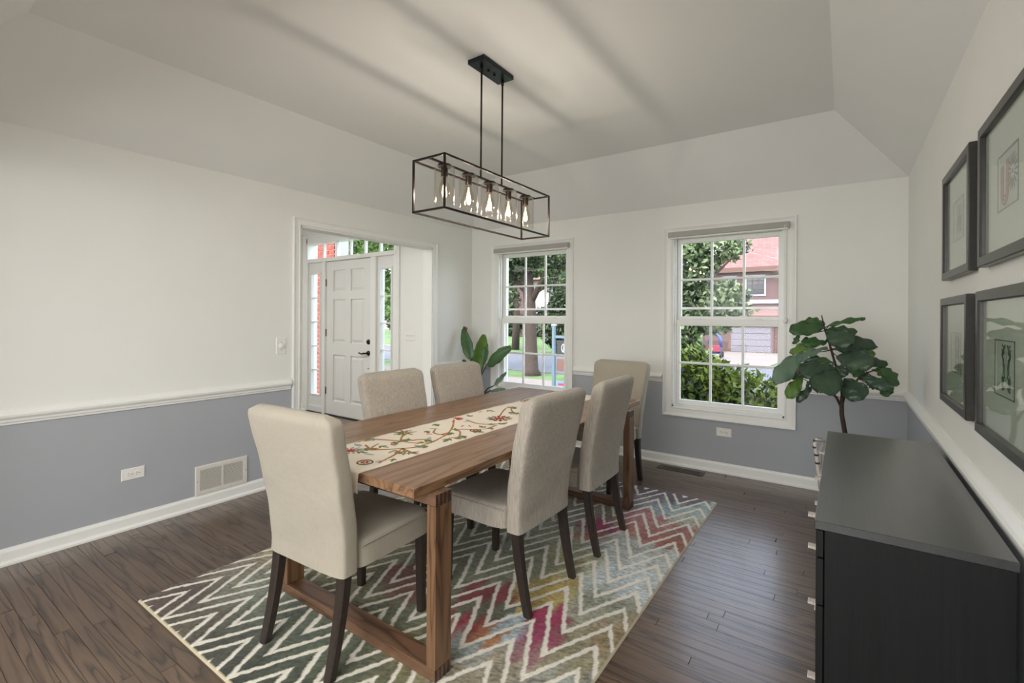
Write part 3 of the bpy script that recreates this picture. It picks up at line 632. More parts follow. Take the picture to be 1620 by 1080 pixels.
V= [[(-1.882, 1.371), (-1.813, 1.428), (-1.691, 1.542), (-1.656, 1.652), (-1.702, 1.846), (-1.79, 1.997), (-1.916, 2.153)], [(-1.881, 1.481), (-1.806, 1.451), (-1.78, 1.46)], [(-1.691, 1.542), (-1.644, 1.449), (-1.605, 1.331)], [(-1.691, 1.542), (-1.629, 1.527), (-1.59, 1.516)], [(-1.691, 1.542), (-1.635, 1.506), (-1.613, 1.471)], [(-1.952, 1.489), (-1.955, 1.561), (-1.88, 1.601), (-1.798, 1.628), (-1.701, 1.65), (-1.656, 1.699)], [(-1.798, 1.628), (-1.868, 1.703), (-1.901, 1.793)], [(-1.838, 1.912), (-1.79, 1.851), (-1.736, 1.844), (-1.725, 1.898)], [(-1.765, 1.99), (-1.69, 1.947), (-1.624, 1.859), (-1.647, 1.812)], [(-1.858, 2.196), (-1.75, 2.16), (-1.675, 2.177), (-1.637, 2.226)], [(-1.764, 2.407), (-1.87, 2.62), (-1.863, 2.701)], [(-1.86, 2.665), (-1.762, 2.555), (-1.668, 2.523)], [(-1.627, 2.195), (-1.626, 2.067), (-1.732, 1.989)], [(-1.826, 1.473), (-1.849, 1.532)], [(-1.769, 1.669), (-1.74, 1.711), (-1.707, 1.727)], [(-1.941, 2.967), (-1.94, 3.068), (-1.928, 3.225)], [(-1.94, 3.261), (-1.92, 3.385), (-1.9, 3.44)],[(-1.64,2.55),(-1.7,2.75),(-1.62,2.95),(-1.75,3.1),(-1.66,3.3)],[(-1.75,3.1),(-1.85,3.0)]]
F= [((-1.859, 1.378), .05, 'big'), ((-1.661, 1.305), .032, 'ring'), ((-1.925, 2.18), .042, 'red'), ((-1.642, 2.02), .028, 'ring'), ((-1.719, 2.346), .066, 'big'), ((-1.916, 1.759), .05, 'star'), ((-1.911, 2.944), .045, 'ring'), ((-1.908, 3.277), .045, 'red'), ((-1.718, 2.52), .035, 'star'), ((-1.65, 2.95), .05, 'big'), ((-1.70, 3.33), .05, 'ring')]
LF= [((-1.621, 1.64), 'g'), ((-1.637, 1.807), 'g'), ((-1.931, 1.586), 'b'), ((-1.714, 1.709), 'g'), ((-1.929, 1.998), 'g'), ((-1.615, 2.115), 'g'), ((-1.892, 2.293), 'g'), ((-1.715, 1.398), 'b'), ((-1.795, 1.56), 'r'), ((-1.60, 1.518), 'r'), ((-1.765, 2.041), 'r'), ((-1.749, 2.09), 'r'), ((-1.831, 1.408), 'r'), ((-1.95, 1.745), 'r'), ((-1.939, 1.804), 'r'), ((-1.798, 1.799), 'r'), ((-1.837, 1.937), 'b'), ((-1.931, 2.494), 'g'), ((-1.945, 2.413), 'r'), ((-1.627, 2.212), 'g'), ((-1.863, 2.701), 'g'), ((-1.919, 3.084), 'g'), ((-1.609, 1.38), 'b'), ((-1.72, 2.72), 'g'), ((-1.8, 2.85), 'b'), ((-1.6, 3.1), 'g'), ((-1.8, 3.15), 'g')]
def crom(p, n=6):
    P = [Vector((a, b, 0)) for a, b in p]; P = [P[0]*2-P[1]] + P + [P[-1]*2-P[-2]]; out = []
    for i in range(1, len(P)-2):
        for k in range(n):
            t = k/n; out.append(0.5*((2*P[i])+(P[i+1]-P[i-1])*t+(2*P[i-1]-5*P[i]+4*P[i+1]-P[i+2])*t*t+(3*P[i]-3*P[i+1]+P[i+2]-P[i-1])*t**3))
    out.append(P[-2]); return out
def ribbon(mb, pts, w, z=0.7428, h=0.001):
    vs = []; n = len(pts)
    for i, p in enumerate(pts):
        d = (pts[min(i+1, n-1)]-pts[max(i-1, 0)]).normalized(); q = Vector((-d.y, d.x, 0))*w/2
        vs += [(p.x-q.x, p.y-q.y, z-0.0012), (p.x-q.x*.7, p.y-q.y*.7, z+h*.6), (p.x+q.x*.7, p.y+q.y*.7, z+h*.6), (p.x+q.x, p.y+q.y, z-0.0012)]
    mb.add(vs, [(4*i+k, 4*i+k+1, 4*i+k+5, 4*i+k+4) for i in range(n-1) for k in range(3)])
def petal(mb, c, ang, L, w, r0=0.0, z=0.7430):
    c = Vector((c[0], c[1], 0)); d = Vector((math.cos(ang), math.sin(ang), 0)); q = Vector((-d.y, d.x, 0)); pr = [(0, .15), (.3, .9), (.6, 1), (.85, .6), (1, 0.05)]
    vs = []
    for t, ww in pr:
        p = c + d*(r0+L*t); vs += [(p-q*w/2*ww+Vector((0, 0, z-0.001))), (p+Vector((0, 0, z+0.0008))), (p+q*w/2*ww+Vector((0, 0, z-0.001)))]
    mb.add(vs, [(3*i+k, 3*i+k+1, 3*i+k+4, 3*i+k+3) for i in range(len(pr)-1) for k in range(2)])
for v in V:
    mb = MB(); ribbon(mb, crom(v), 0.0115); RP(mb.build('embroidered_vine', 'tan'))
rr = random.Random(5)
for (c, r, kd) in F:
    mb = MB(); r *= 1.25
    if kd == 'big':
        mb.mat(0)
        for k in range(12): petal(mb, c, k*PI/6+.2, r*.55, r*.3, r*.42)
        mb.mat(1)
        for k in range(8): petal(mb, c, k*PI/4, r*.42, r*.3, r*.02, 0.7436)
        mats = ['th_blue', 'th_red'] if c[1] < 2 else ['th_dark', 'th_red']
    elif kd == 'ring':
        mb.mat(0); ribbon(mb, [Vector((c[0]+r*.8*math.cos(t), c[1]+r*.8*math.sin(t), 0)) for t in np.linspace(0, 2*PI, 20)], 0.007)
        mb.mat(1)
        for k in range(7): petal(mb, c, k*PI/3.5, r*.35, r*.22, r*.15, 0.7434)
        mats = ['th_dark', 'th_red']
    elif kd == 'red':
        mb.mat(0)
        for k in range(9): petal(mb, c, k*PI/8-.4, r*.9, r*.2, 0, 0.7432)
        mats = ['th_red']
    else:
        mb.mat(0)
        for k in range(7): petal(mb, c, k*2*PI/7, r, r*.26, .004)
        mats = ['th_green']
    RP(mb.build('embroidered_flower', mats))
r9 = random.Random(9)
for v in V:
    for p in crom(v, 2)[1::2]:
        LF.append(((min(-1.60, max(-1.945, p.x+r9.choice((-1, 1))*r9.uniform(.022, .045))), p.y+r9.uniform(-.03, .03)), r9.choice('gggbrb')))
for (c, k) in LF:
    mb = MB(); a = rr.uniform(0, 2*PI); L = rr.uniform(.045, .07) if k != 'r' else 0.036
    petal(mb, c, a, L, L*.42)
    if k == 'g': petal(mb, c, a+.7, L*.6, L*.25); petal(mb, c, a-.7, L*.6, L*.25)
    RP(mb.build('embroidered_leaf', {'g': 'th_green', 'b': 'th_blue', 'r': 'th_red'}[k]))
# ---------------------------------------------------------------- parsons chairs in slipcovers
def loft(levels, nseg=40, pw=4.0):
    """levels: list of (z, x half width, y back, y front); rounded-rectangle rings"""
    mb = MB(); vs = []; fs = []
    for (z, hx, yb, yf) in levels:
        cy, hy = (yb+yf)/2, abs(yf-yb)/2
        for k in range(nseg):
            t = 2*PI*(k+0.5)/nseg; ct, st = math.cos(t), math.sin(t)
            x = hx*math.copysign(abs(ct)**(2/pw), ct); y = cy+hy*math.copysign(abs(st)**(2/pw), st); vs.append((x, y, z))
    n = nseg
    for i in range(len(levels)-1):
        for k in range(n): fs.append((i*n+k, i*n+(k+1) % n, (i+1)*n+(k+1) % n, (i+1)*n+k))
    fs.append(tuple(range(n))); fs.append(tuple((len(levels)-1)*n+k for k in range(n)))
    mb.add(vs, fs); return mb
def back_mesh(zt=0.985, seed=0):
    lv = []; r = random.Random(seed)
    N = 30
    for i in range(N+1):
        t = i/N; z = 0.362+(zt-0.362)*t
        lean = -0.112*max(0, (t-0.08))**1.35
        hw = 0.229+0.033*t
        th = 0.086+0.006*math.sin(PI*t)
        q = (z-(zt-0.055))/0.055
        if q > 0:
            q = min(q, 0.999); s = math.sqrt(1-q**2.4); hw = hw-0.055*(1-s); th = th*(0.25+0.75*s**.8)
            yb = lean+(0.086-th)/2; yf = yb+th
        else: yb = lean; yf = lean+th
        fl = 0.003*max(0, 1-t*9)
        lv.append((z, hw+fl, yb-fl, yf))
    mb = loft(lv, 48, 6.5)
    # slight pulls in the cloth
    for i, v in enumerate(mb.v):
        x, y, z = v; w = 0.0022*math.sin(x*17+z*9+seed)+0.0016*math.sin(z*31-x*12+seed*2)
        mb.v[i] = (x, y+w*(1 if z > .4 else .5), z)
    return mb
def seat_mesh(seed=0):
    lv = []
    for z, o in ((0.368, 0.003), (0.40, 0.001), (0.43, 0), (0.452, -0.002), (0.464, -0.008), (0.4705, -0.02), (0.474, -0.05), (0.476, -0.10)):
        lv.append((z, 0.233+o, 0.078, 0.502+o))
    mb = loft(lv, 48, 9)
    for i, v in enumerate(mb.v):
        x, y, z = v
        if z < .372: mb.v[i] = (x, y, z+0.004*math.sin(x*21+y*13+seed))
    return mb
def leg_mesh(x, y0, y1, ztop, w0=0.047, w1=0.036):
    mb = MB(); vs = []; n = 7
    for i in range(n):
        t = i/(n-1); z = ztop*(1-t)+0.0*t; y = y0+(y1-y0)*t**1.5; w = w0+(w1-w0)*t
        for sx, sy in ((-1,-1),(1,-1),(1,1),(-1,1)):
            for (ax, ay) in (((.5, .36), (.36, .5)) if sx*sy > 0 else ((.36, .5), (.5, .36))): vs.append((x+sx*w*ax, y+sy*w*ay, z))
    fs = [(8*i+k, 8*i+(k+1) % 8, 8*i+8+(k+1) % 8, 8*i+8+k) for i in range(n-1) for k in range(8)] + [tuple(range(8)), tuple(8*(n-1)+k for k in range(8))]
    mb.add(vs, fs); return mb
def make_chair(fabric):
    r = empty('dining_chair', (0, 0, RZ))
    o = back_mesh().build('backrest', fabric, r, True); smooth_by_angle(o, 0.9)
    o = seat_mesh().build('seat', fabric, r, True); smooth_by_angle(o, 0.9)
    m = MB()       # piping round the seat
    m.tube([(0.2335*sx, y, 0.4545) for sx, y in ((-1, .09), (-1, .49))], 0.003, 6); m.tube([(0.2335, .09, .4545), (0.2335, .49, .4545)], 0.003, 6); m.tube([(-.226, .5025, .4545), (.226, .5025, .4545)], 0.003, 6)
    m.build('piping', fabric, r)
    for sx in (-1, 1):
        leg_mesh(0.203*sx, 0.036, -0.030, 0.39).build('leg', 'leg', r); leg_mesh(0.198*sx, 0.465, 0.47, 0.40, 0.044, 0.034).build('leg', 'leg', r)
    return r
def dup(root, loc, rz, label):
    c = root.copy(); C.objects.link(c); c.location = loc; c.rotation_euler = (0, 0, rz); c['label'] = label
    for ch in list(root.children):
        d = ch.copy(); C.objects.link(d); d.parent = c
    return c
R_ = math.radians
ca = make_chair('linen_cream'); cb = make_chair('linen_grey')
G = 'slipcovered dining chairs around the table'
tag(ca, 'cream slipcovered dining chair at the near end of the table', 'chair', G); ca.location = (-1.758, 1.085, RZ); ca.rotation_euler.z = R_(3.4)
far = dup(ca, (-1.602, 3.90, 0.001), R_(173), 'cream slipcovered dining chair at the far end, below the wall between windows')
far.rotation_euler = (R_(1.55), 0, R_(173))       # front feet on the rug, rear feet on the boards
tag(cb, 'grey beige slipcovered dining chair nearest the sideboard, seen from behind', 'chair', G); cb.location = (-1.185, 2.012, RZ); cb.rotation_euler.z = R_(88.8)
dup(cb, (-1.172, 2.695, RZ), R_(91.5), 'grey beige slipcovered dining chair on the sideboard side, closer to the windows')
dup(cb, (-2.42, 2.155, RZ), R_(-90), 'grey beige slipcovered dining chair across the table in front of the entrance door')
dup(cb, (-2.425, 2.80, RZ), R_(-91), 'grey beige slipcovered dining chair across the table, next to the broad-leaved corner plant')
# ---------------------------------------------------------------- linear chandelier
ch = empty('linear_chandelier', (-1.70, 2.208, ZT)); tag(ch, 'dark bronze open box chandelier with five glass cylinders above the table', 'chandelier')
def CP(o, p=None): o.parent = p or ch; o.location = (1.70, -2.208, -ZT) if p is None else (0, 0, 0); return o
m = MB(); m.box(-1.752, -1.636, 2.067, 2.357, ZT-0.026, ZT-0.0005, 0.002); CP(m.build('canopy', 'canopy'))
for y in (2.183, 2.242):
    m = MB(); m.lathe([(0.001, -0.036), (0.006, -0.034), (0.007, -0.025)], (-1.694, y, ZT), 10); CP(m.build('canopy_screw', 'black_metal'))
for y in (2.125, 2.327):
    m = MB(); m.tube([(-1.697, y, ZT-0.026), (-1.697, y, ZT-0.055)], 0.009, 10); m.tube([(-1.697, y, ZT-0.04), (-1.699, y, 2.15)], 0.0055, 10); CP(m.build('hanging_rod', 'black_metal', None, True))
cx0, cx1, cy0, cy1, cz0, cz1 = -1.806, -1.592, 1.711, 2.705, 1.890, 2.151; b_ = 0.010
for x in (cx0, cx1):
    for z in (cz0, cz1):
        m = MB(); m.box(x-b_/2, x+b_/2, cy0-b_/2, cy1+b_/2, z-b_/2, z+b_/2, 0.001); CP(m.build('frame_bar', 'black_metal'))
    for y in (cy0, cy1):
        m = MB(); m.box(x-b_/2, x+b_/2, y-b_/2, y+b_/2, cz0+b_/2, cz1-b_/2, 0.001); CP(m.build('frame_bar', 'black_metal'))
for z in (cz0, cz1):
    for y in (cy0, cy1):
        m = MB(); m.box(cx0+b_/2, cx1-b_/2, y-b_/2, y+b_/2, z-b_/2, z+b_/2, 0.001); CP(m.build('frame_bar', 'black_metal'))
m = MB(); m.box(-1.705, -1.693, cy0, cy1, cz1-0.006, cz1+0.004, 0.001); CP(m.build('centre_bar', 'black_metal'))
for y in (1.825, 2.018, 2.208, 2.398, 2.59):
    x = -1.699
    m = MB(); m.lathe([(0.004, 2.146), (0.034, 2.145), (0.036, 2.140), (0.036, 2.132), (0.018, 2.130), (0.018, 2.085), (0.016, 2.082), (0.001, 2.081)], (x, y, 0), 20); sk = CP(m.build('lamp_socket', 'black_metal', None, True)); smooth_by_angle(sk)
    m = MB(); m.lathe([(0.030, 2.136), (0.046, 2.135), (0.0515, 2.128), (0.0525, 2.118), (0.0525, 1.932), (0.0500, 1.932), (0.0500, 2.118), (0.046, 2.130), (0.030, 2.131)], (x, y, 0), 32); gs = CP(m.build('glass_cylinder', 'shade_glass', None, True)); smooth_by_angle(gs, 0.5)
    m = MB(); m.lathe([(0.013, 2.083), (0.014, 2.065), (0.022, 2.045), (0.029, 2.020), (0.029, 2.002), (0.022, 1.982), (0.010, 1.970), (0.001, 1.967)], (x, y, 0), 20); CP(m.build('bulb', 'shade_glass', sk, True), sk)
    m = MB()
    for k in range(6):
        a0 = k*PI/3; m.tube([(x+0.004*math.cos(a0), y+0.004*math.sin(a0), 2.050), (x+0.013*math.cos(a0), y+0.013*math.sin(a0), 1.997)], 0.0011, 5)
    m.tube([(x, y, 2.07), (x, y, 2.04)], 0.003, 6); CP(m.build('filament', 'filament', sk), sk)
    light('chandelier_bulb_glow', 'POINT', (x, y, 2.012), 4.0, (1.0, 0.93, 0.84), shadow_soft_size=0.013)
# ---------------------------------------------------------------- sideboard
SX0, SX1, SY0, SY1, SZ = -0.066, 0.345, 1.613, 2.935, 0.785
sb = empty('sideboard', (0.14, 2.27, 0)); tag(sb, 'black-brown wood veneer sideboard with woven pulls against the right wall', 'sideboard')
def SP(o, p=None): o.parent = p or sb; o.location = (-0.14, -2.27, 0) if p is None else (0, 0, 0); return o
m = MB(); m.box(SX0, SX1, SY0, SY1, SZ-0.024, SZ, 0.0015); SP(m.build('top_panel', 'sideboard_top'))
for y in (SY0+0.004, SY1-0.024):
    m = MB(); m.box(SX0+0.024, SX1-0.004, y, y+0.02, 0.0, SZ-0.0245, 0.001); SP(m.build('side_panel', 'sideboard'))
m = MB(); m.box(SX1-0.012, SX1-0.006, SY0+0.024, SY1-0.024, 0.04, SZ-0.025); SP(m.build('back_panel', 'sideboard'))
m = MB(); m.box(SX0+0.03, SX0+0.045, SY0+0.024, SY1-0.024, 0.0, 0.05); SP(m.build('plinth', 'sideboard'))
rowz = [(0.055, 0.295), (0.300, 0.540), (0.545, 0.676), (0.681, 0.757)]
cw = (SY1-SY0-0.012)/3
for j in range(3):
    for i, (za, zb) in enumerate(rowz):
        ya = SY0+0.006+cw*j; m = MB(); m.box(SX0+0.003, SX0+0.021, ya+0.0015, ya+cw-0.0015, za, zb, 0.001); m.box(SX0+0.0215, SX1-0.02, ya+0.02, ya+cw-0.02, za+0.01, zb-0.01); dr = SP(m.build('drawer', 'sideboard'))
        zc = {0: 0.2, 1: 0.44, 2: 0.62, 3: 0.722}[i]; yc = ya+cw/2
        m = MB()
        for k in range(5): m.box(SX0-0.004-0.0045*(k+1), SX0-0.004-0.0045*k-0.0008, yc-0.014, yc+0.014, zc-0.0045, zc+0.0045, 0.001)
        m.box(SX0-0.026, SX0+0.003, yc-0.010, yc+0.010, zc-0.003, zc+0.003); SP(m.build('handle', 'handle_strap'), dr)
# scuff marks on the end panel
# ---------------------------------------------------------------- framed prints on the right wall
def framed(y0, y1, z0, z1, label, art):
    fx = XR-0.002
    r = empty('picture_frame', (fx, (y0+y1)/2, z0)); tag(r, label, 'framed print', 'framed prints above the sideboard')
    inv = (-fx, -(y0+y1)/2, -z0)
    def P(o): o.parent = r; o.location = inv; return o
    w = 0.034; m = MB(); m.miter_frame([(0, 0.003), (0, 0.020), (0.003, 0.026), (w-0.003, 0.026), (w, 0.023), (w, 0.003)], y0+w, y1-w, z0+w, z1-w, lambda a, z, h: (fx-h, a, z)); P(m.build('frame', 'frame'))
    cy, cz = (y0+y1)/2, (z0+z1)/2; hw, hh = 0.098, 0.078
    m = MB(); F4 = [(y0+w-.002, y1-w+.002, z0+w-.002, cz-hh), (y0+w-.002, y1-w+.002, cz+hh, z1-w+.002), (y0+w-.002, cy-hw, cz-hh, cz+hh), (cy+hw, y1-w+.002, cz-hh, cz+hh)]
    for a, b, c, d in F4: m.box(fx-0.011, fx-0.008, a, b, c, d)
    P(m.build('mat_board', 'mat_board'))
    m = MB(); m.box(fx-0.0078, fx-0.0055, cy-hw-0.01, cy+hw+0.01, cz-hh-0.01, cz+hh+0.01); P(m.build('print_paper', 'paper'))
    m = MB(); m.miter_frame([(0, 0.0), (0, 0.0015), (0.0022, 0.0015), (0.0022, 0)], cy-hw, cy+hw, cz-hh, cz+hh, lambda a, z, h: (fx-0.011-h, a, z)); P(m.build('mat_bevel', 'ink'))
    art(P, fx-0.0079, cy, cz, hw, hh)
    m = MB(); m.box(fx-0.0150, fx-0.0130, y0+w-0.001, y1-w+0.001, z0+w-0.001, z1-w+0.001); P(m.build('glass', 'frame_glass'))
def flat(mb, pts, x): # polygon in the wall plane with a hair of thickness, points are (along, z)
    n = len(pts); mb.add([(x, a, z) for a, z in pts]+[(x-0.0004, a, z) for a, z in pts], [tuple(range(n)), tuple(range(2*n-1, n-1, -1))]+[(i, (i+1) % n, n+(i+1) % n, n+i) for i in range(n)])
def blob(mb, a, z, L, w, ang, x):
    pts = []
    for k in range(10):
        t = 2*PI*k/10; u = L/2*math.cos(t); v = w/2*math.sin(t); pts.append((a+u*math.cos(ang)-v*math.sin(ang), z+u*math.sin(ang)+v*math.cos(ang)))
    flat(mb, pts, x)
def art_figures(P, x, cy, cz, hw, hh):
    for k in range(3):
        m = MB(); y = cy-0.03+0.03*k; blob(m, y, cz+0.03, 0.045, 0.010, PI/2, x); blob(m, y+0.004, cz+0.054, 0.014, 0.012, 0.3, x); blob(m, y+0.003, cz-0.005, 0.05, 0.022, PI/2+.2, x); blob(m, y+0.01, cz-0.038, 0.035, 0.012, PI/2-.6, x); P(m.build('printed_figure', 'ink'))
def art_burst(P, x, cy, cz, hw, hh):
    m = MB()
    for k in range(16):
        a = 2*PI*k/16; blob(m, cy-0.03+0.033*math.cos(a), cz+0.012+0.036*math.sin(a), 0.036, 0.0065, a, x)
    blob(m, cy-0.03, cz+0.012, 0.012, 0.012, 0, x); P(m.build('printed_sunburst', 'ink'))
    for i, r in enumerate((0.016, 0.027, 0.038)):
        m = MB(); pi = []; po = []
        for t in np.linspace(PI, 2*PI, 14): pi.append((cy+0.045+(r-.0035)*math.cos(t), cz-0.026+(r-.0035)*math.sin(t))); po.append((cy+0.045+(r+.0035)*math.cos(t), cz-0.026+(r+.0035)*math.sin(t)))
        pi = [(pi[0][0], cz+0.06)]+pi+[(pi[-1][0], cz+0.05)]; po = [(po[0][0], cz+0.06)]+po+[(po[-1][0], cz+0.05)]
        for a in range(len(pi)-1): flat(m, [pi[a], pi[a+1], po[a+1], po[a]], x)
        P(m.build('printed_arc', 'ink_red'))
def art_foliage(seed):
    def f(P, x, cy, cz, hw, hh):
        r = random.Random(seed)
        for s in (-1, 1):
            m = MB()
            for k in range(9):
                t = k/8; z = cz-0.058+0.115*t; a = 0.5+1.1*math.sin(t*7+seed)
                blob(m, cy+s*(0.012+0.022*abs(math.sin(t*5+seed))), z, 0.034, 0.012, (a if s > 0 else PI-a), x)
                blob(m, cy+s*(0.030+0.01*math.sin(t*9)), z+0.006, 0.018, 0.007, (a+1 if s > 0 else PI-a-1), x)
            P(m.build('printed_foliage', 'ink_green'))
        m = MB(); blob(m, cy, cz, 0.12, 0.005, PI/2, x); P(m.build('printed_stem', 'ink_green'))
    return f
framed(2.285, 2.835, 1.530, 1.982, 'black framed print of three small figures, upper row nearer the corner', art_figures)
framed(1.585, 2.148, 1.528, 1.976, 'black framed print with sunburst and red arcs, upper row nearer the camera', art_burst)
framed(2.315, 2.870, 1.000, 1.452, 'black framed green foliage print, lower row nearer the corner', art_foliage(1))
framed(1.610, 2.170, 0.992, 1.452, 'black framed green scrollwork print, lower row nearer the camera above the sideboard', art_foliage(4))
# ---------------------------------------------------------------- wall plates, vents
def plate(name, label, cat, T, w, h, group=None):
    """T(u, v, off) maps plate coordinates to the room"""
    r = empty(name, T(0, 0, 0)); tag(r, label, cat, group); c = T(0, 0, 0); inv = (-c[0], -c[1], -c[2])
    def P(o, p=None): o.parent = p or r; o.location = inv if p is None else (0, 0, 0); return o
    m = MB(); e = 0.004; d = 0.006
    q = [(-w/2, -h/2, 0.0005), (w/2, -h/2, 0.0005), (w/2, h/2, 0.0005), (-w/2, h/2, 0.0005), (-w/2, -h/2, 0.002), (w/2, -h/2, 0.002), (w/2, h/2, 0.002), (-w/2, h/2, 0.002), (-w/2+e, -h/2+e, d), (w/2-e, -h/2+e, d), (w/2-e, h/2-e, d), (-w/2+e, h/2-e, d)]
    m.add([T(*p) for p in q], [(3,2,1,0),(0,1,5,4),(1,2,6,5),(2,3,7,6),(3,0,4,7),(4,5,9,8),(5,6,10,9),(6,7,11,10),(7,4,8,11),(8,9,10,11)]); P(m.build('cover_plate', 'plastic'))
    return P
def prism(T, u, v, w, h, d0, d1, n=4, rot=PI/4):
    m = MB(); 
    if n == 4: pts = [(u-w/2, v-h/2), (u+w/2, v-h/2), (u+w/2, v+h/2), (u-w/2, v+h/2)]
    else: pts = [(u+w/2*math.cos(2*PI*k/n), v+h/2*math.sin(2*PI*k/n)) for k in range(n)]
    k = len(pts); m.add([T(a, b, d0) for a, b in pts]+[T(a, b, d1) for a, b in pts], [tuple(reversed(range(k))), tuple(range(k, 2*k))]+[(i, (i+1) % k, k+(i+1) % k, k+i) for i in range(k)]); return m
def outlet(T, label):
    P = plate('electrical_outlet', label, 'outlet', T, 0.124, 0.074, 'white outlets below the chair rail')
    for s in (-1, 1):
        rc = P(prism(T, s*0.021, 0, 0.032, 0.034, 0.006, 0.0085, 12).build('receptacle', 'plastic'))
        for (du, dv, w, h) in ((-.004, .0065, .010, .0025), (-.004, -.0065, .008, .0025), (.009, 0, .005, .005)):
            P(prism(T, s*0.021+du, dv, w, h, 0.0083, 0.0088).build('slot', 'slot'), rc)
    P(prism(T, 0, 0, .005, .005, 0.006, 0.0068, 10).build('screw', 'hinge'))
outlet(lambda u, v, o: (XL+o, 1.127+u, 0.346+v), 'white double outlet on the left grey wall beside the return vent')
outlet(lambda u, v, o: (-0.860+u, YB-o, 0.357+v), 'white double outlet on the grey wall below the right window')
T = lambda u, v, o: (XL+o, 2.10+u, 1.116+v)
P = plate('dimmer_switch', 'white rotary dimmer plate left of the cased opening', 'switch', T, 0.082, 0.135)
m = MB(); m.lathe([(0.021, 0.006), (0.020, 0.022), (0.016, 0.025), (0.001, 0.0255)], (XL, 2.10, 1.116), 20, 'X'); P(m.build('knob', 'plastic', None, True))
for s in (-.03, .03): P(prism(T, 0, s, .006, .006, 0.006, 0.0068, 10).build('screw', 'hinge'))
T = lambda u, v, o: (-4.21+u, DY-o, 1.13+v)
P = plate('triple_light_switch', 'white triple toggle switch plate right of the entrance door', 'switch', T, 0.165, 0.115)
for s in (-1, 0, 1):
    P(prism(T, s*0.046, 0, .010, .024, 0.006, 0.0075).build('toggle_slot', 'vent_metal')); P(prism(T, s*0.046, 0.004, .007, .010, 0.007, 0.018).build('toggle', 'plastic'))
# return-air grille
rv = empty('return_vent', (XL, 1.66, 0.19)); tag(rv, 'white return air grille with two louvred panels above the left baseboard', 'vent')
def VP(o): o.parent = rv; o.location = (-XL, -1.66, -0.19); return o
y0, y1, z0, z1 = 1.482, 1.838, 0.092, 0.292
m = MB(); m.miter_frame([(0, 0.003), (0, 0.009), (0.003, 0.011), (0.027, 0.011), (0.031, 0.007), (0.032, 0.0006)], y0+.032, y1-.032, z0+.028, z1-.028, lambda a, z, h: (XL+h, a, z)); m.box(XL+0.002, XL+0.0105, 1.654, 1.666, z0+.02, z1-.02); VP(m.build('grille_frame', 'vent_metal'))
m = MB(); m.box(XL+0.0006, XL+0.002, y0+.03, y1-.03, z0+.02, z1-.02); VP(m.build('grille_back', 'vent_dark'))
for (a, b) in ((y0+.032, 1.654), (1.666, y1-.032)):
    for k in range(18):
        z = z0+.031+k*(z1-z0-.062)/17; m = MB(); m.add([(XL+.003, a, z+.004), (XL+.003, b, z+.004), (XL+.0095, b, z+.0012), (XL+.0095, a, z+.0012), (XL+.003, a, z+.0026), (XL+.003, b, z+.0026), (XL+.0095, b, z-.0006), (XL+.0095, a, z-.0006)], [(0,1,2,3),(7,6,5,4),(0,4,5,1),(1,5,6,2),(2,6,7,3),(3,7,4,0)]); VP(m.build('louver', 'vent_metal'))
for y in (y0+.012, y1-.012):
    m = MB(); m.lathe([(0.0035, 0.011), (0.003, 0.0125), (0.0005, 0.013)], (XL, y, .19), 8, 'X'); VP(m.build('screw', 'hinge'))
# floor register near the back wall
fv = empty('floor_register', (-1.19, 4.37, 0)); tag(fv, 'dark slotted floor register beside the back baseboard', 'vent')
m = MB(); m.box(-1.39, -0.99, 4.305, 4.425, 0.0004, 0.003, 0.001); o = m.build('register_plate', 'register', fv); o.location = (1.19, -4.37, 0)
for k in range(18):
    x = -1.345+k*0.0172+(0.012 if k > 8 else 0); m = MB(); m.box(x, x+0.0095, 4.33, 4.40, 0.0028, 0.0034); o = m.build('register_slot', 'slot', fv); o.location = (1.19, -4.37, 0)
# ---------------------------------------------------------------- leaves
def leaf_mesh(base, tip, width, sag=0.12, fold=0.12, wav=0.02, prof=None, side=None, nu=12, nv=8, seed=0, curl=0, tilt=None):
    """broad curved leaf with wavy rim, a raised midrib and side veins"""
    base = Vector(base); tip = Vector(tip); d = tip-base; L = d.length; dn = d.normalized()
    s = Vector(side) if side is not None else dn.cross(Vector((0, 0, 1)))
    if s.length < 1e-3: s = Vector((1, 0, 0))
    s = (s - dn*s.dot(dn)).normalized(); n = s.cross(dn).normalized()
    if n.z < 0: n = -n
    if tilt: 
        c_, s_ = math.cos(tilt), math.sin(tilt); s, n = s*c_+n*s_, n*c_-s*s_
    prof = prof or (lambda t: (math.sin(PI*min(1, t**0.8))**0.6)*(0.62+0.38*t))
    vs = []; fs = []
    for i in range(nu+1):
        t = i/nu; w = width/2*max(prof(t), 0.02)
        c = base + d*t + n*(L*sag*4*t*(1-t)) - n*(curl*t**3)
        for j in range(-nv//2, nv//2+1):
            u = 2*j/nv; h = fold*w*(abs(u)**1.5)*-1 + wav*math.sin(t*17+u*5+seed)*abs(u)*0.4
            vein = 0.0028*abs(math.sin((t*6-abs(u)*1.3)*PI)) + (0.002 if j == 0 else 0)
            vs.append(c + s*(w*u*(1-0.06*abs(math.sin(t*13+seed)))) + n*(h-vein))
    m_ = nv+1
    for i in range(nu):
        for j in range(nv): a = i*m_+j; fs.append((a, a+1, a+m_+1, a+m_))
    nn = len(vs); vs += [v - n*0.0007 for v in vs]; fs += [tuple(nn+k for k in reversed(f)) for f in fs[:]]
    rim = [j for j in range(m_)] + [i*m_+nv for i in range(1, nu+1)] + [nu*m_+j for j in range(nv-1, -1, -1)] + [i*m_ for i in range(nu-1, 0, -1)]
    for a, b in zip(rim, rim[1:]+rim[:1]): fs.append((a, nn+a, nn+b, b))
    mb = MB(); mb.add(vs, fs); return mb
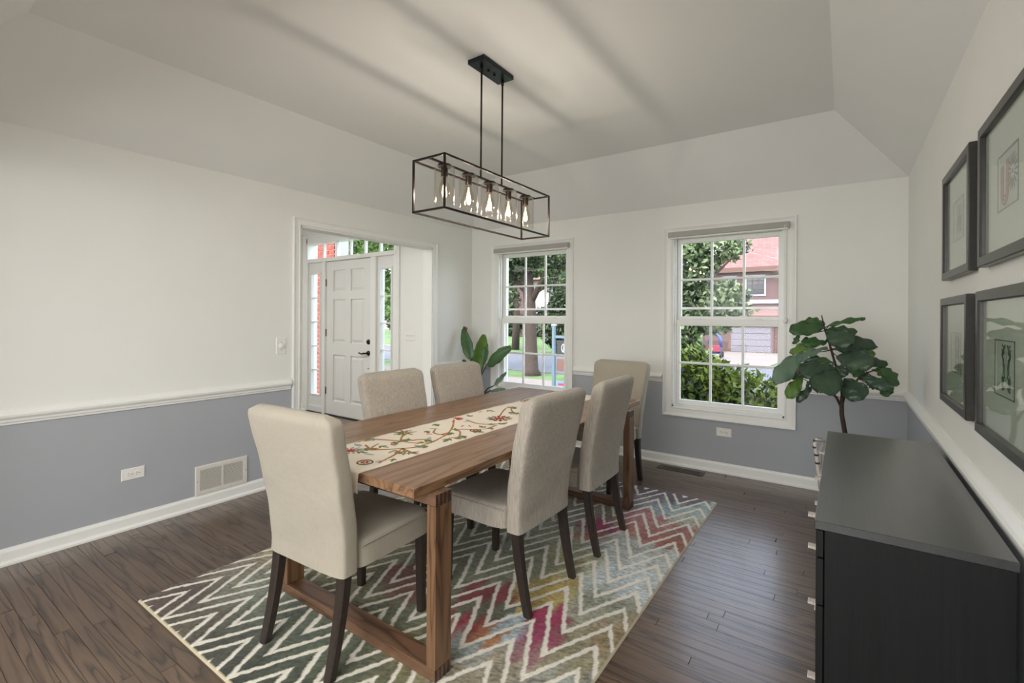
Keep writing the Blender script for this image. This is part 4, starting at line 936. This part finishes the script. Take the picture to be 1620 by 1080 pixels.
# fiddle leaf fig behind the sideboard
FL= [((-0.102, 3.555, 1.309), (-0.27, 3.45, 1.288), 0.081, 'm'), ((-0.099, 3.6, 1.328), (-0.2, 3.6, 1.346), 0.054, 'm'), ((-0.091, 3.615, 1.308), (0.098, 3.65, 1.36), 0.027, 'm'), ((-0.092, 3.645, 1.288), (0.063, 3.75, 1.277), 0.048, 'm'), ((-0.089, 3.555, 1.274), (0.035, 3.45, 1.218), 0.096, 'd'), ((-0.052, 3.63, 1.239), (0.161, 3.7, 1.19), 0.059, 'd'), ((-0.027, 3.666, 1.199), (0.154, 3.82, 1.144), 0.09, 'l'), ((-0.058, 3.615, 1.169), (0.093, 3.65, 1.174), 0.047, 'd'), ((-0.093, 3.585, 1.208), (-0.216, 3.55, 1.213), 0.057, 'm'), ((-0.089, 3.57, 1.177), (-0.263, 3.5, 1.089), 0.045, 'g'), ((-0.219, 3.54, 1.143), (-0.348, 3.4, 0.96), 0.087, 'g'), ((-0.058, 3.645, 1.082), (-0.217, 3.75, 1.081), 0.056, 'm'), ((-0.142, 3.6, 1.081), (-0.291, 3.6, 0.983), 0.073, 'd'), ((-0.044, 3.555, 1.059), (-0.209, 3.45, 1.027), 0.089, 'd'), ((-0.043, 3.525, 1.043), (-0.113, 3.35, 0.934), 0.125, 'd'), ((-0.031, 3.54, 1.129), (0.129, 3.4, 1.105), 0.102, 'd'), ((0.074, 3.615, 1.107), (0.213, 3.65, 1.087), 0.043, 'd'), ((0.006, 3.615, 1.046), (0.109, 3.65, 1.024), 0.059, 'm'), ((0.081, 3.66, 0.998), (0.185, 3.8, 0.949), 0.073, 'l'), ((0.176, 3.63, 1.067), (0.269, 3.7, 0.971), 0.071, 'm'), ((0.148, 3.654, 1.049), (0.217, 3.78, 0.996), 0.048, 'l'), ((0.092, 3.585, 1.006), (0.233, 3.55, 0.955), 0.057, 'd'), ((0.193, 3.606, 0.982), (0.217, 3.62, 0.902), 0.05, 'm'), ((0.006, 3.57, 0.99), (0.09, 3.5, 0.891), 0.101, 'd'), ((-0.013, 3.585, 1.074), (-0.019, 3.55, 1.005), 0.061, 'd'), ((-0.164, 3.585, 0.928), (-0.241, 3.55, 0.831), 0.038, 'd'), ((-0.22, 3.57, 0.988), (-0.289, 3.5, 0.86), 0.06, 'l'), ((-0.172, 3.63, 0.95), (-0.203, 3.7, 0.899), 0.04, 'm'), ((-0.241, 3.615, 1.254), (-0.267, 3.65, 1.195), 0.025, 'm'), ((0.116, 3.6, 0.969), (0.153, 3.6, 0.941), 0.018, 'd'), ((-0.092, 3.66, 1.221), (0.038, 3.8, 1.288), 0.049, 'd'), ((-0.143, 3.63, 1.197), (-0.289, 3.7, 1.13), 0.055, 'l')]
TRK= [[(0.02, 3.6, 0.36), (0.015, 3.6, 0.5), (0.008, 3.6, 0.66), (-0.008, 3.6, 0.768), (-0.009, 3.6, 0.822), (-0.006, 3.6, 0.89), (-0.009, 3.6, 0.966), (-0.019, 3.6, 1.004), (-0.041, 3.6, 1.071), (-0.064, 3.6, 1.162), (-0.08, 3.6, 1.231), (-0.097, 3.6, 1.285), (-0.116, 3.6, 1.382)], [(-0.007, 3.6, 0.829), (0.007, 3.6, 0.892), (0.038, 3.6, 0.94), (0.08, 3.6, 1.004), (0.116, 3.6, 1.036)], [(-0.014, 3.6, 0.821), (-0.037, 3.6, 0.872), (-0.076, 3.6, 0.907), (-0.108, 3.6, 0.919)]]
fg = empty('fiddle_leaf_fig', (0.02, 3.6, 0)); tag(fg, 'tall fiddle leaf fig with broad dark leaves at the far end of the sideboard', 'potted plant')
def GP(o, r=fg, c=(0.02, 3.6, 0)): o.parent = r; o.location = (-c[0], -c[1], -c[2]); return o
tm = MB(); tm.tube(TRK[0], [.016, .015, .0135, .0125, .012, .0095, .0085, .008, .007, .0065, .006, .005, .003], 8); GP(tm.build('trunk', 'stem', None, True))
for t_ in TRK[1:]:
    tm = MB(); tm.tube(t_, [.0085, .0075, .006, .005, .004][:len(t_)], 7); GP(tm.build('branch', 'stem', None, True))
trunkpts = [Vector(p) for l_ in TRK for p in l_ if p[2] > 0.8]
fiddle = lambda t: (0.30+0.70*math.sin(PI*min(1, max(0, (t-0.12)/0.88))**1.15) if t > 0.1 else 0.25+t)*(1 if t < 0.93 else (1-t)/0.07*0.8+0.2)
fiddle2 = lambda t: max(0.04, math.sin(PI*t**1.25)**0.55*(0.72+0.28*t)) if 0 < t < 1 else 0.04
camv = Vector((0, 0, 1.36))
for k, (b, t_, w, c) in enumerate(FL):
    b = Vector(b); t_ = Vector(t_); mid = (b+t_)/2; view = (mid-camv).normalized(); d = (t_-b).normalized()
    facing = {'d': 0.7, 'l': 0.65, 'g': 0.5, 'm': 0.6}[c]
    s = d.cross(Vector((0, 0, 1))*(1-facing) - view*facing)       # leaf blade lies between level and hanging
    lf = leaf_mesh(b-(t_-b)*0.04, t_+(t_-b)*0.06, w*1.6, 0.10, 0.25, 0.03, fiddle2, s, seed=k); GP(lf.build('leaf', 'leaf_'+c, None, True))
    near = min(trunkpts, key=lambda q: (q-b).length)
    st_ = MB(); st_.tube([near, (near+b)/2+Vector((0, 0, -0.006)), b+(t_-b)*0.06], [.003, .0026, .0022], 5); GP(st_.build('leaf_stalk', 'stem', None, True))
pot = MB(); pot.lathe([(0.09, 0.0), (0.115, 0.02), (0.135, 0.14), (0.14, 0.27), (0.137, 0.40), (0.132, 0.40), (0.134, 0.27), (0.11, 0.03), (0.0, 0.03)], (0.02, 3.6, 0), 28); po = GP(pot.build('pot', 'basket', None, True)); po['label'] = 'white woven basket pot'
sm = MB(); sm.lathe([(0.001, 0.37), (0.131, 0.37)], (0.02, 3.6, 0), 24); GP(sm.build('soil', 'soil'))
hm = MB(); hx = -0.127
hm.tube([(hx+.012, 3.54, 0.30), (hx, 3.535, 0.42), (hx-0.008, 3.535, 0.50), (hx-0.018, 3.54, 0.575), (hx-0.010, 3.56, 0.598), (hx+.02, 3.60, 0.592), (hx+.03, 3.64, 0.575), (hx+.005, 3.665, 0.50), (hx+.004, 3.668, 0.42), (hx+.012, 3.66, 0.30)], 0.011, 8); hd = GP(hm.build('basket_handle', 'basket', None, True))
for k, (y, z, dx) in enumerate(((3.535, .46, -.006), (3.535, .51, -.012), (3.54, .555, -.020), (3.555, .592, -.018), (3.59, .598, .004))):
    b2 = MB(); b2.lathe([(0.0125, -0.006), (0.0135, 0), (0.0125, 0.006)], (hx+dx+.002, y, z), 10); q = b2.build('handle_binding', 'basket_dark', hd)
# bird of paradise in the far left corner
BL= [((-3.49, 4.2, 0.88), (-3.639, 4.25, 1.223), 0.102, 'm'), ((-3.393, 4.2, 0.765), (-3.302, 4.2, 1.165), 0.111, 'l'), ((-3.3, 4.2, 0.84), (-3.3, 4.25, 1.072), 0.056, 'm'), ((-3.259, 4.2, 0.829), (-2.898, 4.15, 1.042), 0.121, 'm'), ((-3.15, 4.2, 0.611), (-2.914, 4.1, 0.772), 0.056, 'g'), ((-3.194, 4.2, 0.548), (-2.9, 4.05, 0.607), 0.056, 'g'), ((-3.575, 4.2, 0.843), (-3.68, 4.3, 0.858), 0.037, 'd'), ((-3.405, 4.2, 0.774), (-3.573, 4.3, 0.907), 0.056, 'd')]
BS= [[(-3.3, 4.2, 0.838), (-3.334, 4.2, 0.742), (-3.369, 4.2, 0.629), (-3.40, 4.2, 0.34)], [(-3.259, 4.2, 0.825), (-3.346, 4.2, 0.686), (-3.371, 4.2, 0.584), (-3.41, 4.2, 0.34)], [(-3.15, 4.2, 0.606), (-3.24, 4.2, 0.566), (-3.332, 4.2, 0.475), (-3.42, 4.2, 0.34)], [(-3.194, 4.2, 0.548), (-3.263, 4.2, 0.519), (-3.332, 4.2, 0.448), (-3.42, 4.2, 0.33)], [(-3.393, 4.2, 0.765), (-3.391, 4.2, 0.628), (-3.42, 4.2, 0.34)], [(-3.49, 4.2, 0.88), (-3.439, 4.2, 0.717), (-3.43, 4.2, 0.34)], [(-3.575, 4.2, 0.843), (-3.477, 4.2, 0.713), (-3.43, 4.2, 0.34)]]
bp = empty('bird_of_paradise', (-3.42, 4.2, 0)); tag(bp, 'potted plant with long paddle leaves in the corner left of the window', 'potted plant')
BC = (-3.42, 4.2, 0)
paddle = lambda t: max(0.05, math.sin(PI*(0.03+0.94*t)**0.85)**0.62)
for k, (b, t_, w, c) in enumerate(BL):
    b = Vector(b); t_ = Vector(t_); mid = (b+t_)/2; view = (mid-camv).normalized(); d = (t_-b).normalized(); s = d.cross(-view*0.75+Vector((0, 0, 0.3)))
    lf = leaf_mesh(b, t_, w*1.45, 0.05 if k != 3 else 0.09, 0.4, 0.012, paddle, s, nu=16, seed=k*3, tilt=0.25 if k % 2 else -0.3); GP(lf.build('leaf', 'leaf_'+c, None, True), bp, BC)
for st_ in BS:
    sm = MB(); sm.tube(st_, [.006, .008, .009, .011], 7); GP(sm.build('stalk', 'stem_green', None, True), bp, BC)
cm = MB(); cm.tube([(-3.64, 4.25, 1.215), (-3.615, 4.23, 1.235), (-3.575, 4.22, 1.225), (-3.57, 4.215, 1.185)], [.004, .016, .016, .004], 7); q = GP(cm.build('curled_leaf_tip', 'curl', None, True), bp, BC); q['label'] = 'withered brown leaf tip'
pm = MB(); pm.lathe([(0.11, 0), (0.125, 0.02), (0.15, 0.34), (0.144, 0.34), (0.12, 0.03), (0, 0.03)], (-3.42, 4.2, 0), 28); GP(pm.build('pot', 'plastic', None, True), bp, BC)
pm = MB(); pm.lathe([(0.001, 0.31), (0.143, 0.31)], (-3.42, 4.2, 0), 24); GP(pm.build('soil', 'soil'), bp, BC)
# ================================================================= outdoors
def gz(x, y):
    t = max(0, min(1, (y-6.0)/7.0)); z = -0.25 - 0.75*t
    if x > -14 and y > 26: z -= 0.7*min(1, (y-26)/18)
    return z
gx = list(np.linspace(-70, 30, 51)); gy = [4.72, 5.2, 6, 7, 8, 9, 10, 11, 12, 13, 14.2, 15.2, 17.2, 18, 20, 22, 24.9, 26, 28, 30, 34, 38, 44, 50, 60, 75, 95]
m = MB(); vs = [(x, y, gz(x, y)) for y in gy for x in gx]; nx = len(gx)
m.add(vs, [(j*nx+i, j*nx+i+1, (j+1)*nx+i+1, (j+1)*nx+i) for j in range(len(gy)-1) for i in range(nx-1)])
m.add([(-70, 4.11, -0.25), (FX0-0.14, 4.11, -0.25), (FX0-0.14, 4.72, -0.25), (-70, 4.72, -0.25)], [(0, 1, 2, 3)])
m.add([(FX0-0.14, 4.12, -0.25), (XL-.14, 4.12, -0.25), (XL-.14, 4.72, -0.25), (FX0-0.14, 4.72, -0.25)], [(0, 1, 2, 3)])
g_ = m.build('ground', 'grass'); g_['kind'] = 'structure'
def strip(name, pts, mat, label, cat, th=0.03):
    mb = MB(); n = len(pts); mb.add([(x, y, gz(x, y)+th) for x, y in pts]+[(x, y, gz(x, y)-0.1) for x, y in pts], [tuple(range(n)), tuple(range(2*n-1, n-1, -1))]+[(i, (i+1) % n, n+(i+1) % n, n+i) for i in range(n)])
    return tag(mb.build(name, mat), label, cat)
strip('sidewalk', [(-60, 14.0), (20, 14.0), (20, 15.3), (-60, 15.3)], 'concrete', 'pale concrete footpath in front of the big street tree', 'sidewalk')
strip('street', [(-60, 17.4), (20, 17.4), (20, 24.8), (-60, 24.8)], 'asphalt', 'grey asphalt street across the front lawn', 'road')
strip('curb', [(-60, 24.85), (20, 24.85), (20, 25.5), (-60, 25.5)], 'concrete', 'pale concrete kerb on the far side of the street', 'curb', 0.1)
mb = MB(); P4 = [(-8.4, 25.5), (-2.6, 25.5), (-3.4, 44.0), (-8.6, 44.0)]
ys = np.linspace(25.55, 46.6, 12); vv = []
for y in ys: vv += [(-8.6, y, gz(-8.6, y)+0.05), (-3.0, y, gz(-3, y)+0.05)]
n0 = len(vv); vv += [(x, y, z-0.15) for x, y, z in vv[:]]
mb.add(vv, [(2*i, 2*i+1, 2*i+3, 2*i+2) for i in range(11)]+[(n0+2*i+2, n0+2*i+3, n0+2*i+1, n0+2*i) for i in range(11)]+[(2*i, 2*i+2, n0+2*i+2, n0+2*i) for i in range(11)]+[(2*i+3, 2*i+1, n0+2*i+1, n0+2*i+3) for i in range(11)]+[(0, n0, n0+1, 1), (22, 23, n0+23, n0+22)])
tag(mb.build('driveway', 'concrete'), 'pale concrete driveway leading to the garage across the street', 'driveway')
# --- foliage clouds
def leaf_cloud(blobs, n, size, seed=0, shell=0.55):
    r = np.random.default_rng(seed); tot = sum(b[3]*b[4]*b[5] for b in blobs)**1.0
    P = []
    for (x, y, z, a, b, c) in blobs:
        k = max(20, int(n*(a*b*c)/tot)); d = r.normal(size=(k, 3)); d /= np.linalg.norm(d, axis=1)[:, None]; rad = shell+(1-shell)*r.random(k)**0.7
        # clumps
        ph = np.sin(d[:, 0]*7+x)*np.sin(d[:, 1]*6+y)*np.sin(d[:, 2]*7+z); rad *= 1+0.16*ph
        P.append(d*rad[:, None]*np.array([a, b, c])+np.array([x, y, z]))
    P = np.concatenate(P); k = len(P)
    u = r.normal(size=(k, 3)); u /= np.linalg.norm(u, axis=1)[:, None]; w = r.normal(size=(k, 3)); w -= u*(u*w).sum(1)[:, None]; w /= np.linalg.norm(w, axis=1)[:, None]
    s = size*(0.6+0.8*r.random(k))[:, None]; nrm = np.cross(u, w)
    v = np.stack([P-u*s, P+w*s*.45+nrm*s*.1, P+u*s, P-w*s*.45+nrm*s*.1], 1).reshape(-1, 3)
    f = np.arange(4*k).reshape(-1, 4); return v, f
def cloud_obj(name, blobs, n, size, mat, parent, seed=0, shell=0.55):
    v, f = leaf_cloud(blobs, n, size, seed, shell); me = bpy.data.meshes.new(name); me.from_pydata(v.tolist(), [], f.tolist()); me.materials.append(M[mat])
    o = bpy.data.objects.new(name, me); C.objects.link(o); o['kind'] = 'stuff'
    if parent: o.parent = parent; o.location = (-parent.location.x, -parent.location.y, -parent.location.z)
    return o
def tree(name, label, loc, trunk, blobs, n, size, mat, seed=0, group=None, branches=()):
    r = empty(name, loc); tag(r, label, 'tree' if name != 'shrub' else 'shrub', group)
    for i, (pts, rad) in enumerate([trunk]+list(branches)):
        mb = MB(); mb.tube(pts, rad, 10); o = mb.build('trunk' if i == 0 else 'branch', 'bark', r, True); o.location = (-loc[0], -loc[1], -loc[2])
    cloud_obj('foliage', blobs, n, size, mat, r, seed); return r
# shrub right outside the right window
tree('shrub', 'leafy green shrub just outside the lower sash of the right window', (-1.15, 5.75, -0.25), ([(-1.15, 5.75, -0.25), (-1.2, 5.75, 0.3)], [.03, .02]),
     [(-1.75, 5.75, 0.5, .5, .5, .62), (-1.4, 5.9, 0.62, .3, .4, .4), (-1.3, 5.8, 0.3, .5, .5, .62), (-0.85, 5.7, 0.22, .45, .45, .6), (-0.45, 5.75, 0.1, .4, .45, .55), (-2.1, 5.9, .3, .4, .5, .6)], 16000, 0.045, 'bush', 1)
# small tree further out, left part of the right window
tree('ornamental_tree', 'small leafy tree behind the shrub, seen in the right window', (-2.6, 9.2, -0.55), ([(-2.6, 9.2, -0.55), (-2.55, 9.2, 0.6), (-2.4, 9.3, 1.6)], [.12, .09, .05]),
     [(-2.75, 9.2, 2.4, .85, .8, .75), (-2.1, 9.4, 1.55, .75, .7, .5), (-2.85, 9.2, 1.3, .7, .8, .7), (-2.9, 9.4, 0.75, .7, .7, .5), (-1.75, 9.3, 1.75, .4, .5, .3), (-2.0, 9.5, 2.65, .6, .5, .28)], 17000, 0.06, 'tree_leaf', 2,
     branches=[([(-2.4, 9.3, 1.5), (-2.0, 9.3, 2.1), (-1.6, 9.3, 2.5)], [.04, .03, .012]), ([(-2.5, 9.2, 1.2), (-3.0, 9.2, 1.9), (-3.2, 9.2, 2.4)], [.04, .03, .012])])
# overhanging dark twigs, top right of the right window
tree('overhanging_tree', 'dark tree whose twigs hang over the far roof', (0.9, 13.0, -1.0), ([(0.9, 13, -1), (0.8, 13, 2), (0.2, 13, 4.2)], [.2, .16, .1]),
     [(-0.9, 13, 3.75, .75, .6, .22), (-1.5, 13.2, 3.95, .7, .6, .2), (0.2, 13, 3.6, .9, .8, .5)], 3500, 0.09, 'tree_dark', 3, branches=[([(0.2, 13, 3.9), (-0.8, 13, 3.8), (-1.7, 13.1, 4.0)], [.05, .03, .01])])
# big street tree centred in the left window
BT = (-10.4, 16.4, -1.0)
tree('street_tree', 'large street tree with thick trunk centred in the left window', BT, ([(-10.4, 16.4, -1.05), (-10.42, 16.4, -0.75), (-10.45, 16.4, 0.3), (-10.5, 16.4, 1.6), (-10.6, 16.4, 2.6), (-10.8, 16.4, 3.8)], [.42, .29, .25, .25, .24, .16]),
     [(-12.0, 16.0, 3.5, 1.3, 1.2, 1.1), (-10.9, 16.2, 4.1, 1.2, 1.2, 1.0), (-9.3, 16.4, 3.9, 1.1, 1.2, .8), (-12.2, 15.8, 2.0, .8, .9, .7), (-8.8, 16.2, 2.7, .9, 1, .55), (-10.4, 16.4, 5.6, 2.4, 2.2, 1.2)], 18000, 0.095, 'tree_dark', 4,
     branches=[([(-10.5, 16.4, 1.9), (-9.9, 16.4, 2.9), (-9.4, 16.4, 4.0), (-8.9, 16.4, 5.0)], [.14, .11, .08, .05]), ([(-10.5, 16.4, 2.2), (-11.3, 16.3, 3.0), (-12.2, 16.2, 4.2)], [.12, .09, .05]), ([(-10.1, 16.4, 2.4), (-9.2, 16.2, 2.8), (-8.4, 16, 3.4)], [.05, .04, .02])])
tree('background_tree', 'bright leafy tree across the street, left part of the left window', (-19.5, 28.5, -1.0), ([(-19.5, 28.5, -1), (-19.4, 28.5, 1.6), (-19.6, 28.5, 3)], [.3, .25, .18]),
     [(-20.8, 28.5, 2.6, 1.5, 1.3, 1.4), (-19.3, 28.5, 5.2, 2.4, 2, 1.3)], 5000, 0.17, 'tree_leaf', 5)
tree('evergreen_tree', 'dark evergreen across the street at the right side of the left window', (-15.3, 27.5, -1.0), ([(-15.3, 27.5, -1), (-15.3, 27.5, 2)], [.25, .15]),
     [(-15.3, 27.5, 0.6, 1.4, 1.3, 1.3), (-15.1, 27.5, 2.0, 1.0, 1, 1.0)], 5500, 0.16, 'tree_dark', 6)
tree('boulevard_tree', 'light green tree high in the left window right pane', (-11.5, 26.6, -1.0), ([(-11.5, 26.6, -1.1), (-11.5, 26.6, 4)], [.2, .12]),
     [(-14.4, 26.6, 4.9, 1.9, 1.4, 1.2), (-13.2, 26.6, 3.4, 1.3, 1, .6)], 3500, 0.14, 'tree_bright', 7)
# trees seen through the entrance sidelight and transom
tree('front_yard_tree', 'bright green tree seen through the entrance transom and right sidelight', (-17.0, 13.6, -0.9), ([(-17, 13.6, -0.95), (-17, 13.6, 2)], [.25, .18]),
     [(-17.2, 13.8, 4.0, 2.6, 2.0, 2.2), (-15.3, 12.4, 5.0, 2.0, 1.8, 1.6), (-16.2, 13.6, 2.2, 1.4, 1.2, 1.0), (-19.5, 13.5, 4.6, 2.2, 2, 2)], 14000, 0.13, 'tree_bright', 8)
hg = empty('hedge_row', (-38, 48, -1)); tag(hg, 'dark hedge row along the far lawn edge', 'hedge')
for k in range(9):
    cloud_obj('hedge_clump', [(-52+k*4.4, 47+(k % 3), 0.7, 2.6, 1.5, 1.9)], 900, 0.32, 'tree_dark', hg, 20+k)
# backdrop trees far off so no bare horizon shows
for k, (x, y, w) in enumerate(((-68, 62, 8), (-53, 68, 8), (-36, 72, 7), (-22, 73, 7), (1, 74, 8), (17, 72, 8))):
    tree('distant_tree', ['far tree at the left end of the street view', 'far tree behind the white sided house', 'far tree behind the brick house gable', 'far tree left of the red roof', 'far tree rising beyond the red roof', 'far tree at the right end of the street view'][k],
         (x, y, -1.5), ([(x, y, -1.5), (x, y, 4)], [.5, .3]), [(x, y, 6, w*.6, 3, 4.5), (x+w*.35, y, 4, w*.45, 3, 3.5), (x-w*.4, y, 4, w*.45, 3, 3.2)], 1600, 0.55, 'tree_dark', 30+k, 'distant trees beyond the houses')
# --- brick house with garage across the street (right window)
def hp(o, r): o.parent = r; o.location = (-r.location.x, -r.location.y, -r.location.z); return o
h1 = empty('brick_house', (-6.5, 47, -1.7)); tag(h1, 'two storey brick house with pink shingle roof and garage, seen in the right window', 'house')
GX = -1.7
m = MB(); m.box(-11.5, -1.0, 50.0, 58, GX, 6.1); hp(m.build('wall', 'far_brick'), h1)
m = MB(); m.box(-11.0, -1.0, 47.5, 50.0, GX, 1.55); hp(m.build('garage_wall', 'far_brick'), h1)
m = MB(); m.add([(-12.2, 49.3, 6.1), (-0.4, 49.3, 6.1), (-0.4, 58.7, 6.1), (-12.2, 58.7, 6.1), (-8.3, 54, 10.4), (-4.6, 54, 10.4), (-12.2, 49.3, 5.85), (-0.4, 49.3, 5.85), (-0.4, 58.7, 5.85), (-12.2, 58.7, 5.85)], [(0,1,5,4),(1,2,5),(2,3,4,5),(3,0,4),(9,8,7,6),(0,6,7,1),(1,7,8,2),(2,8,9,3),(3,9,6,0)]); hp(m.build('roof', 'shingle'), h1)
m = MB(); m.box(-12.3, -0.3, 49.15, 49.35, 5.7, 6.15); hp(m.build('gutter', 'fascia'), h1)
m = MB(); m.add([(-11.4, 46.8, 1.55), (-0.6, 46.8, 1.55), (-0.6, 50.0, 2.35), (-11.4, 50.0, 2.35), (-11.4, 46.8, 1.4), (-0.6, 46.8, 1.4), (-0.6, 50, 1.4), (-11.4, 50, 1.4)], [(0,1,2,3),(7,6,5,4),(0,4,5,1),(1,5,6,2),(3,7,4,0),(2,6,7,3)]); hp(m.build('garage_roof', 'shingle'), h1)
m = MB(); m.box(-11.45, -0.55, 46.65, 46.8, 1.3, 1.6); hp(m.build('gutter', 'fascia'), h1)
m = MB(); m.box(-11.5, -1.0, 49.85, 50.0, 2.75, 3.1); hp(m.build('trim_band', 'house_trim'), h1)
def far_window(r, x0, x1, z0, z1, y, nx=2, nz=3, mat='house_trim'):
    m = MB(); m.miter_frame([(0, 0), (0, .08), (.14, .08), (.14, 0)], x0, x1, z0, z1, lambda a, z, h: (a, y-h, z)); w = hp(m.build('window_frame', mat), r)
    for i in range(nx):
        for j in range(nz):
            a = x0+(x1-x0)*i/nx; b = x0+(x1-x0)*(i+1)/nx; c = z0+(z1-z0)*j/nz; d = z0+(z1-z0)*(j+1)/nz
            m = MB(); m.box(a+.04, b-.04, y-.05, y-.02, c+.04, d-.04); o = m.build('pane', 'dark_glass', w)
far_window(h1, -7.6, -6.1, 3.6, 5.3, 50.0, 3, 4); far_window(h1, -9.6, -8.6, 3.6, 5.3, 50.0, 2, 4)
m = MB(); m.box(-8.5, -5.2, 47.40, 47.5, GX, 0.55); m.box(-8.5, -5.2, 47.36, 47.40, -0.6, -0.57)
gd = hp(m.build('garage_door', 'garage'), h1)
for k in range(4):
    m = MB(); m.box(-8.45, -5.25, 47.33, 47.41, GX+0.02+k*0.56, GX+0.55+k*0.56, 0.02); m.build('door_section', 'garage', gd)
m = MB(); m.miter_frame([(0, 0), (0, .1), (.18, .1), (.18, 0)], -8.5, -5.2, GX, 0.55, lambda a, z, h: (a, 47.5-h, z), bottom=False); hp(m.build('garage_casing', 'fascia'), h1)
# --- house behind the street tree
h2 = empty('sided_house', (-34, 52, -1.2)); tag(h2, 'pale house with white siding and brick, behind the street tree', 'house')
m = MB(); m.box(-34.5, -26, 54, 62, -1.2, 6.2); hp(m.build('siding_wall', 'siding'), h2)
m = MB(); m.box(-45, -34.5, 53, 62, -1.2, 6.2); hp(m.build('brick_wall', 'far_brick'), h2)
m = MB(); m.add([(-45.6, 52.2, 6.2), (-25.2, 52.2, 6.2), (-25.2, 62.8, 6.2), (-45.6, 62.8, 6.2), (-42, 57.5, 9.8), (-29, 57.5, 9.8)], [(0,1,5,4),(1,2,5),(2,3,4,5),(3,0,4),(3,2,1,0)]); hp(m.build('roof', 'shingle'), h2)
far_window(h2, -31.5, -29.7, 3.0, 5.4, 54, 2, 4, 'sign_black'); far_window(h2, -38.8, -37.2, 2.6, 5.0, 53, 2, 3, 'sign_black'); far_window(h2, -33.8, -32.7, 0.2, 1.8, 54, 2, 2)
# --- real-estate post with hanging boards
sp = empty('sign_post', (-7.9, 14.2, -1.0)); tag(sp, 'blue-grey timber sign post with hanging boards on the front lawn', 'sign')
pxx, pyy_ = -7.95, 13.9
m = MB(); m.box(pxx-.055, pxx+.055, pyy_-.055, pyy_+.055, -1.05, 1.08, .01); hp(m.build('post', 'post'), sp)
m = MB(); m.box(pxx-.07, pxx+.07, pyy_-.07, pyy_+.07, 1.08, 1.12, .01); hp(m.build('post_cap', 'sign_white'), sp)
m = MB(); m.box(pxx+.05, pxx+.75, pyy_-.04, pyy_+.04, 0.66, 0.75, .008); hp(m.build('arm', 'post'), sp)
m = MB(); m.box(pxx+.12, pxx+.62, pyy_-.012, pyy_+.012, 0.06, 0.60, .003); sg = hp(m.build('hanging_board', 'sign_black'), sp)
m = MB(); c0 = (pxx+.37, pyy_-.014, .34)
m.tube([(c0[0]+.07*math.cos(t), c0[1], c0[2]+.13*math.sin(t)) for t in np.linspace(0, 2*PI, 20)], .012, 5); m.tube([(c0[0]+.0, c0[1], c0[2]-.1), (c0[0]+.02, c0[1], c0[2]+.1)], .014, 5); m.build('board_emblem', 'sign_white', sg)
m = MB(); m.box(pxx+.12, pxx+.62, pyy_-.012, pyy_+.012, -0.42, -0.02, .003); hp(m.build('lower_board', 'sign_brown'), sp)
m = MB(); m.box(pxx+.12, pxx+.55, pyy_-.010, pyy_+.010, -0.95, -0.76, .003); rb = hp(m.build('rider_board', 'sign_blue'), sp)
m = MB(); m.box(pxx+.17, pxx+.50, pyy_-.014, pyy_-.010, -0.90, -0.82); m.build('rider_stripe', 'sign_red', rb)
# --- white porch column and brick porch pier beside the entrance
pier = struct(empty('wall_porch', (-7.45, 5.1, -0.3)))
m = MB(); m.box(-7.80, -7.225, 5.012, 5.30, -0.3, 3.0); mo = m.build('mortar_core', 'mortar', pier); mo.location = (7.45, -5.1, 0.3)
bh, bl, gp = 0.066, 0.20, 0.011; br = random.Random(2); bmesh_b = {}
def brick_me(L):
    k = round(L, 3)
    if k not in bmesh_b:
        mb = MB(); mb.box(-L/2, L/2, -0.014, 0.014, -bh/2, bh/2, 0.003); o = mb.build('brick', 'outer_brick'); bmesh_b[k] = o.data; bpy.data.objects.remove(o)
    return bmesh_b[k]
zz = -0.26; row = 0
while zz < 2.95:
    x = -7.80 + (0 if row % 2 else -bl/2)
    while x < -7.225:
        a, b = max(x, -7.80), min(x+bl, -7.225)
        if b-a > 0.03:
            o = bpy.data.objects.new('brick', brick_me(b-a)); C.objects.link(o); o.parent = pier; o.location = ((a+b)/2+7.45, 5.012-5.1+br.uniform(-.002, .002), zz+bh/2+0.3)
        x += bl+gp
    zz += bh+gp; row += 1
pc = empty('porch_column', (-7.14, 5.1, -0.3)); tag(pc, 'white square porch column beside the brick pier outside the entrance', 'column')
m = MB(); m.box(-7.21, -7.08, 5.02, 5.2, -0.3, 2.9, .01); o = m.build('shaft', 'siding', pc); o.location = (7.14, -5.1, 0.3)
m = MB(); m.box(-7.95, -7.812, 4.98, 5.2, -0.3, 2.9, .01); o = m.build('corner_board', 'siding', pc); o.location = (7.14, -5.1, 0.3)
# child's tricycle-like toy on the drive
ty = empty('toy_slide', (-6.9, 33, -1.3)); tag(ty, 'small blue and red outdoor toy standing on the driveway', 'toy')
zt_ = gz(-6.9, 33)+0.07
m = MB(); m.tube([(-7.25, 33, zt_+.9), (-7.1, 33, zt_+1.5), (-6.8, 33, zt_+1.62), (-6.55, 33, zt_+1.3), (-6.5, 33, zt_+.7)], .10, 8); o = hp(m.build('hood', 'bike_blue', None, True), ty)
m = MB(); m.box(-7.15, -6.55, 32.9, 33.5, zt_+0.25, zt_+0.75, .1); hp(m.build('body', 'bike_blue'), ty)
m = MB(); m.box(-7.0, -6.5, 32.7, 32.8, zt_+0.4, zt_+0.8, .02); hp(m.build('panel', 'bike_red'), ty)
for x in (-7.2, -6.5):
    for y in (32.9, 33.5):
        m = MB(); m.lathe([(0.001, -.06), (.2, -.05), (.2, .05), (.001, .06)], (x, y, zt_+.2), 14, 'X'); hp(m.build('wheel', 'sign_black'), ty)
